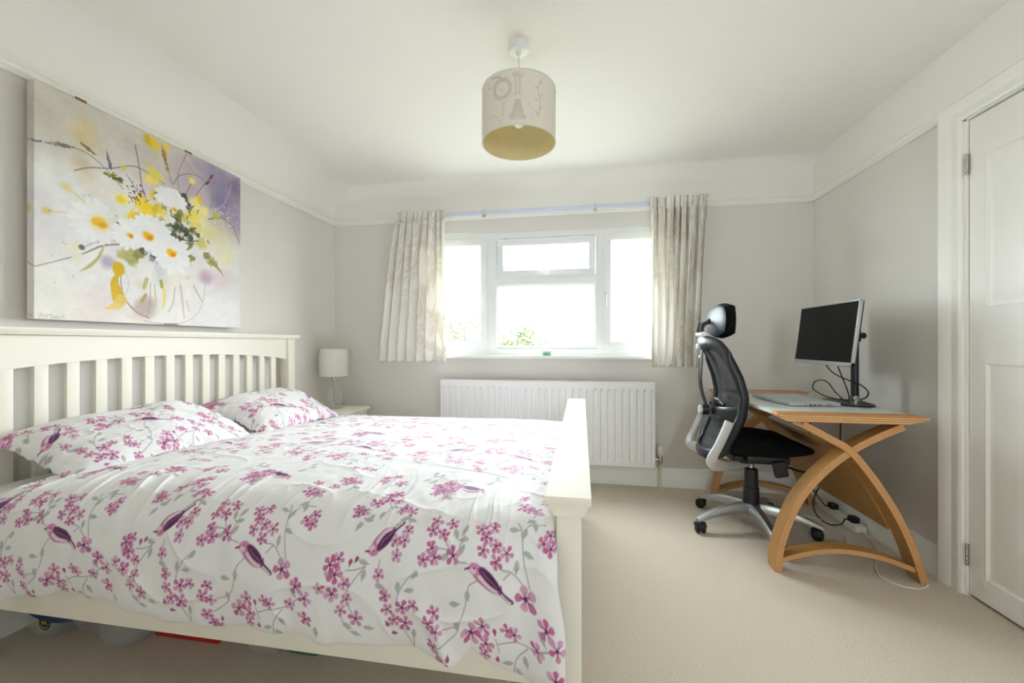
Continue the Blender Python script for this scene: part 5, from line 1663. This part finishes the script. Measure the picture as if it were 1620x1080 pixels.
# headrest
b = MB(); b.tube([(0.690, HY - 0.062, 1.113), (0.690, HY + 0.062, 1.113)], 0.015, 16); b.build('headrest_bar', 'silver', ch)
for s in (-1, 1):
    b = MB(); b.tube(catmull([(0.688, HY + s * .028, 1.118), (0.686, HY + s * .028, 1.145), (0.696, HY + s * .026, 1.170), (0.710, HY + s * .02, 1.176)], 6), 0.013, 10, flat=0.008, up=(1, 0, .05)); b.build('headrest_arm', 'black', ch)
b = MB(); b.tube([(0.710, HY - 0.03, 1.176), (0.710, HY + 0.03, 1.176)], 0.012, 12); b.tube([(0.712, HY, 1.178), (0.726, HY, 1.182), (0.742, HY, 1.190)], [0.011, 0.013, 0.02], 12); b.build('headrest_pivot', 'black', ch)


def disc(cx, hw, hh, t0, t1, wrap, inset=1.0, n=36):
    """headrest shell: rounded rectangle curved round the head; front at cx+t1, rear at cx+t0"""
    u = np.linspace(-1, 1, n)
    U, V = np.meshgrid(u, u, indexing='ij')
    ku, kv = np.sqrt(1 - V ** 2 * .42), np.sqrt(1 - U ** 2 * .42)
    Y = U * ku * hw / .87; Z = V * kv * hh / .87
    e = np.clip(1 - np.maximum(np.abs(U), np.abs(V)) ** 5, 0, 1) ** .5
    X = wrap * (Y / hw) ** 2 + 0.02 * (Z / hh) ** 2
    f = np.stack([cx + X + (t0 + t1) / 2 + (t1 - t0) / 2 * e, HY + Y, 1.190 + Z], -1)
    r = np.stack([cx + X + (t0 + t1) / 2 - (t1 - t0) / 2 * e, HY + Y, 1.190 + Z], -1)
    return np.concatenate([f, r[::-1][1:]], 0)


grid('headrest_cushion', disc(0.742, 0.162, 0.088, 0.004, 0.070, 0.022), 'seat', ch, off=(HX, HY, 0))
grid('headrest_shell', disc(0.741, 0.148, 0.078, -0.004, 0.008, 0.022), 'shell', ch, off=(HX, HY, 0))

# ================================================================== BOXES UNDER THE BED
def tub(x0, x1, y0, y1, h, label, mt='tub', rim=True, rc=0.010):
    t = thing('storage_box', label, 'storage box', ((x0 + x1) / 2, (y0 + y1) / 2, 0), 'storage boxes under the bed')
    tp = 0.008
    def rr(x0, x1, y0, y1):
        o = []
        for cx, cy, a0 in ((x1 - rc, y1 - rc, 0), (x0 + rc, y1 - rc, 90), (x0 + rc, y0 + rc, 180), (x1 - rc, y0 + rc, 270)):
            o += [(cx + rc * math.cos(math.radians(a0 + d)), cy + rc * math.sin(math.radians(a0 + d))) for d in range(0, 91, 18)]
        return o
    lev = [(0.001, tp + .006), (0.010, tp), (0.030, tp * .9), (0.031, tp * .9 - .004), (h - 0.012, 0.0), (h, -0.004)]
    R_ = [[(x, y, z) for x, y in rr(x0 + i, x1 - i, y0 + i, y1 - i)] for z, i in lev]
    k = len(R_[0])
    b = MB()
    vs = [p for r in R_ for p in r]
    fs = [(a * k + i, a * k + (i + 1) % k, a * k + k + (i + 1) % k, a * k + k + i) for a in range(len(R_) - 1) for i in range(k)]
    fs.append(tuple(range(k)))
    b.add(vs, fs); b.build('tub', mt, t, smooth=40)
    return t


t1 = tub(-1.985, -1.858, 1.163, 1.60, 0.20, 'clear plastic storage box with a round navy badge under the bed')
b = MB(); b.lathe([(0, 0), (0.026, 0), (0.026, 0.0008), (0, 0.0008)], (0, 0, 0), 36); b.v = [(-1.899 + v[0], 1.1660 - v[2], 0.058 + v[1]) for v in b.v]; badge = b.build('badge', 'navy_ink', t1, smooth=0)
for k in range(11):
    a = 2 * PI * (k + .5) / 11
    if 3.9 < a < 5.5:
        continue
    q = MB(); q.lathe([(0, 0), (0.0018, 0), (0.0018, 0.0004), (0, 0.0004)], (0, 0, 0), 8); q.v = [(-1.899 + 0.021 * math.cos(a) + v[0], 1.1651 - v[2], 0.058 + 0.021 * math.sin(a) + v[1]) for v in q.v]; q.build('dot', 'yellow', badge, smooth=0)
q = MB(); q.tube([(-1.899 + 0.0185 * math.cos(t), 1.1648, 0.058 + 0.0185 * math.sin(t)) for t in [math.radians(d) for d in range(225, 316, 10)]], 0.0014, 6, flat=0.0004, up=(0, 0, 1)); q.build('stripe', 'yellow', badge)
fc = bpy.data.curves.new('badge_text', 'FONT'); fc.body = '50L'; fc.size = 0.019; fc.align_x = 'CENTER'; fc.align_y = 'CENTER'; fc.extrude = 0.0002
fo = bpy.data.objects.new('badge_text', fc); fo.location = (-1.899, 1.1648, 0.058); fo.rotation_euler = (PI / 2, 0, 0)
COL.objects.link(fo)
dg = bpy.context.evaluated_depsgraph_get()
me = bpy.data.meshes.new_from_object(fo.evaluated_get(dg))
bpy.data.objects.remove(fo)
me.materials.clear(); me.materials.append(M['yellow'])
to = bpy.data.objects.new('badge_text', me); COL.objects.link(to); to.parent = badge
to.matrix_local = Matrix.Translation(Vector((-1.899, 1.1648, 0.058)) - t1.location) @ Matrix.Rotation(PI / 2, 4, 'X')
ld = thing('blue_lid', 'navy blue plastic lid drooping in front of the badged storage box', 'lid', (-1.83, 1.14, 0.06))
b = MB()
lpts = [(-1.945 + 0.235 * k / 16, 1.150 + 0.0 * k, 0.085 + 0.028 * (2 * k / 16 - 1) ** 2) for k in range(17)]
for k in range(17):
    x, y, z = lpts[k]
    lpts[k] = (x, y - 0.012, z)
vs, fs = [], []
for x, y, z in lpts:
    vs += [(x, y, z), (x, y + 0.016, z), (x, y + 0.016, 0.215), (x, y, 0.215)]
for k in range(16):
    for j in range(4):
        fs.append((k * 4 + j, k * 4 + (j + 1) % 4, k * 4 + 4 + (j + 1) % 4, k * 4 + 4 + j))
fs += [(0, 1, 2, 3), (64, 65, 66, 67)]
b.add(vs, fs); b.build('rim', 'blue', ld, smooth=40)
b = MB(); b.box(-1.952, -1.703, 1.135, 1.60, 0.203, 0.217, 0.004); b.build('lid_top', 'blue', ld)
tub(-1.845, -1.712, 1.205, 1.60, 0.17, 'clear storage box holding pink things between two taller boxes')
c_ = MB(); c_.box(-1.832, -1.725, 1.225, 1.58, 0.012, 0.09, 0.01); tag(c_.build('folded_cloth', 'pink'), 'pink red folded cloth inside a clear box under the bed', 'cloth')
tub(-1.700, -1.530, 1.163, 1.66, 0.19, 'clear round cornered storage box between the pink contents and the red box', rc=0.05)
c_ = MB(); c_.box(-1.685, -1.575, 1.30, 1.62, 0.012, 0.10, 0.01); tag(c_.build('folded_cloth', 'pink'), 'dusky pink folded cloth in the round cornered clear box', 'cloth')
rb = thing('red_box', 'flat bright red lidded box under the bed', 'box', (-1.41, 1.45, 0))
b = MB(); b.box(-1.525, -1.262, 1.246, 1.66, 0.0005, 0.055, 0.003); b.build('box_base', 'red', rb)
b = MB(); b.box(-1.527, -1.256, 1.240, 1.666, 0.045, 0.085, 0.003); b.build('lid', 'red', rb)
tub(-1.135, -1.010, 1.222, 1.62, 0.18, 'clear storage box between the red box and the green box')
tub(-1.000, -0.868, 1.240, 1.62, 0.16, 'green plastic storage box under the bed', mt='green_tub')
tub(-0.858, -0.740, 1.245, 1.62, 0.18, 'clear storage box beside the green box, away from the red one')

# ================================================================== OUTSIDE THE WINDOW
GZ = -2.8
struct(MB().box(-120, 120, 3.6, 220, GZ - 0.2, GZ).build('ground', 'grass', smooth=0))


def tree(x, y, h, w, label, m, nleaf, seed, airy=False):
    r = np.random.default_rng(seed)
    t = thing('tree', label, 'tree', (x, y, GZ), 'trees beyond the garden')
    b = MB(); b.tube([(x, y, GZ), (x + .05 * w, y, GZ + h * .35), (x, y, GZ + h * .8)], [.05 * w, .035 * w, .01 * w], 8)
    for k in range(7):
        a = r.uniform(0, 6.28); zz_ = GZ + h * r.uniform(.3, .6)
        b.tube([(x, y, zz_), (x + .28 * w * math.cos(a), y + .28 * w * math.sin(a), zz_ + h * .18), (x + .4 * w * math.cos(a), y + .4 * w * math.sin(a), zz_ + h * .32)], [.02 * w, .012 * w, .004 * w], 6)
    b.build('trunk', 'bark', t)
    nb = 26
    cen = np.stack([x + w * .36 * r.normal(0, .6, nb), y + w * .36 * r.normal(0, .6, nb), GZ + h * (.62 + .17 * r.normal(0, .8, nb).clip(-1.8, 1.6))], -1)
    i = r.integers(0, nb, nleaf)
    p = cen[i] + r.normal(0, .11 if airy else .085, (nleaf, 3)) * w * np.array([1, 1, .9])
    s = w * (.018 if airy else .03) * r.uniform(.6, 1.4, (nleaf, 1))
    d1 = r.normal(0, 1, (nleaf, 3)); d1 /= np.linalg.norm(d1, axis=1, keepdims=True)
    d2 = np.cross(d1, r.normal(0, 1, (nleaf, 3))); d2 /= np.linalg.norm(d2, axis=1, keepdims=True)
    V = np.stack([p - d1 * s, p + d2 * s * .6, p + d1 * s, p - d2 * s * .6], 1).reshape(-1, 3)
    me = bpy.data.meshes.new('foliage')
    me.from_pydata((V - np.array(t.location)).tolist(), [], np.arange(nleaf * 4).reshape(-1, 4).tolist())
    me.materials.append(M[m]); me.update()
    o = bpy.data.objects.new('foliage', me); COL.objects.link(o); o.parent = t; o['kind'] = 'stuff'


def at(px, top, Y, w, label, m, nl, seed, airy=False):
    p = on_y(px, top, Y)
    tree(p.x, Y, p.z - GZ, w, label, m, nl, seed, airy)


at(722, 452, 22, 4.2, 'tall airy pale tree seen through the casement beside the bed side curtain', 'leaf_b', 2600, 1, True)
at(826, 506, 34, 4.2, 'round bushy tree seen through the middle pane', 'leaf_a', 2600, 2)
at(798, 524, 40, 3.4, 'low bush seen beside the round tree', 'leaf_a', 1500, 3)
at(1022, 508, 36, 3.6, 'small tree seen through the casement behind the office chair', 'leaf_b', 1600, 4, True)
for k, (px, tp) in enumerate(((745, 527), (870, 531), (893, 528), (915, 531), (938, 533), (975, 529), (1000, 533))):
    at(px, tp, 75, 2.4, 'distant tree in the hazy line along the horizon', 'leaf_a' if k % 2 else 'leaf_b', 900, 20 + k)
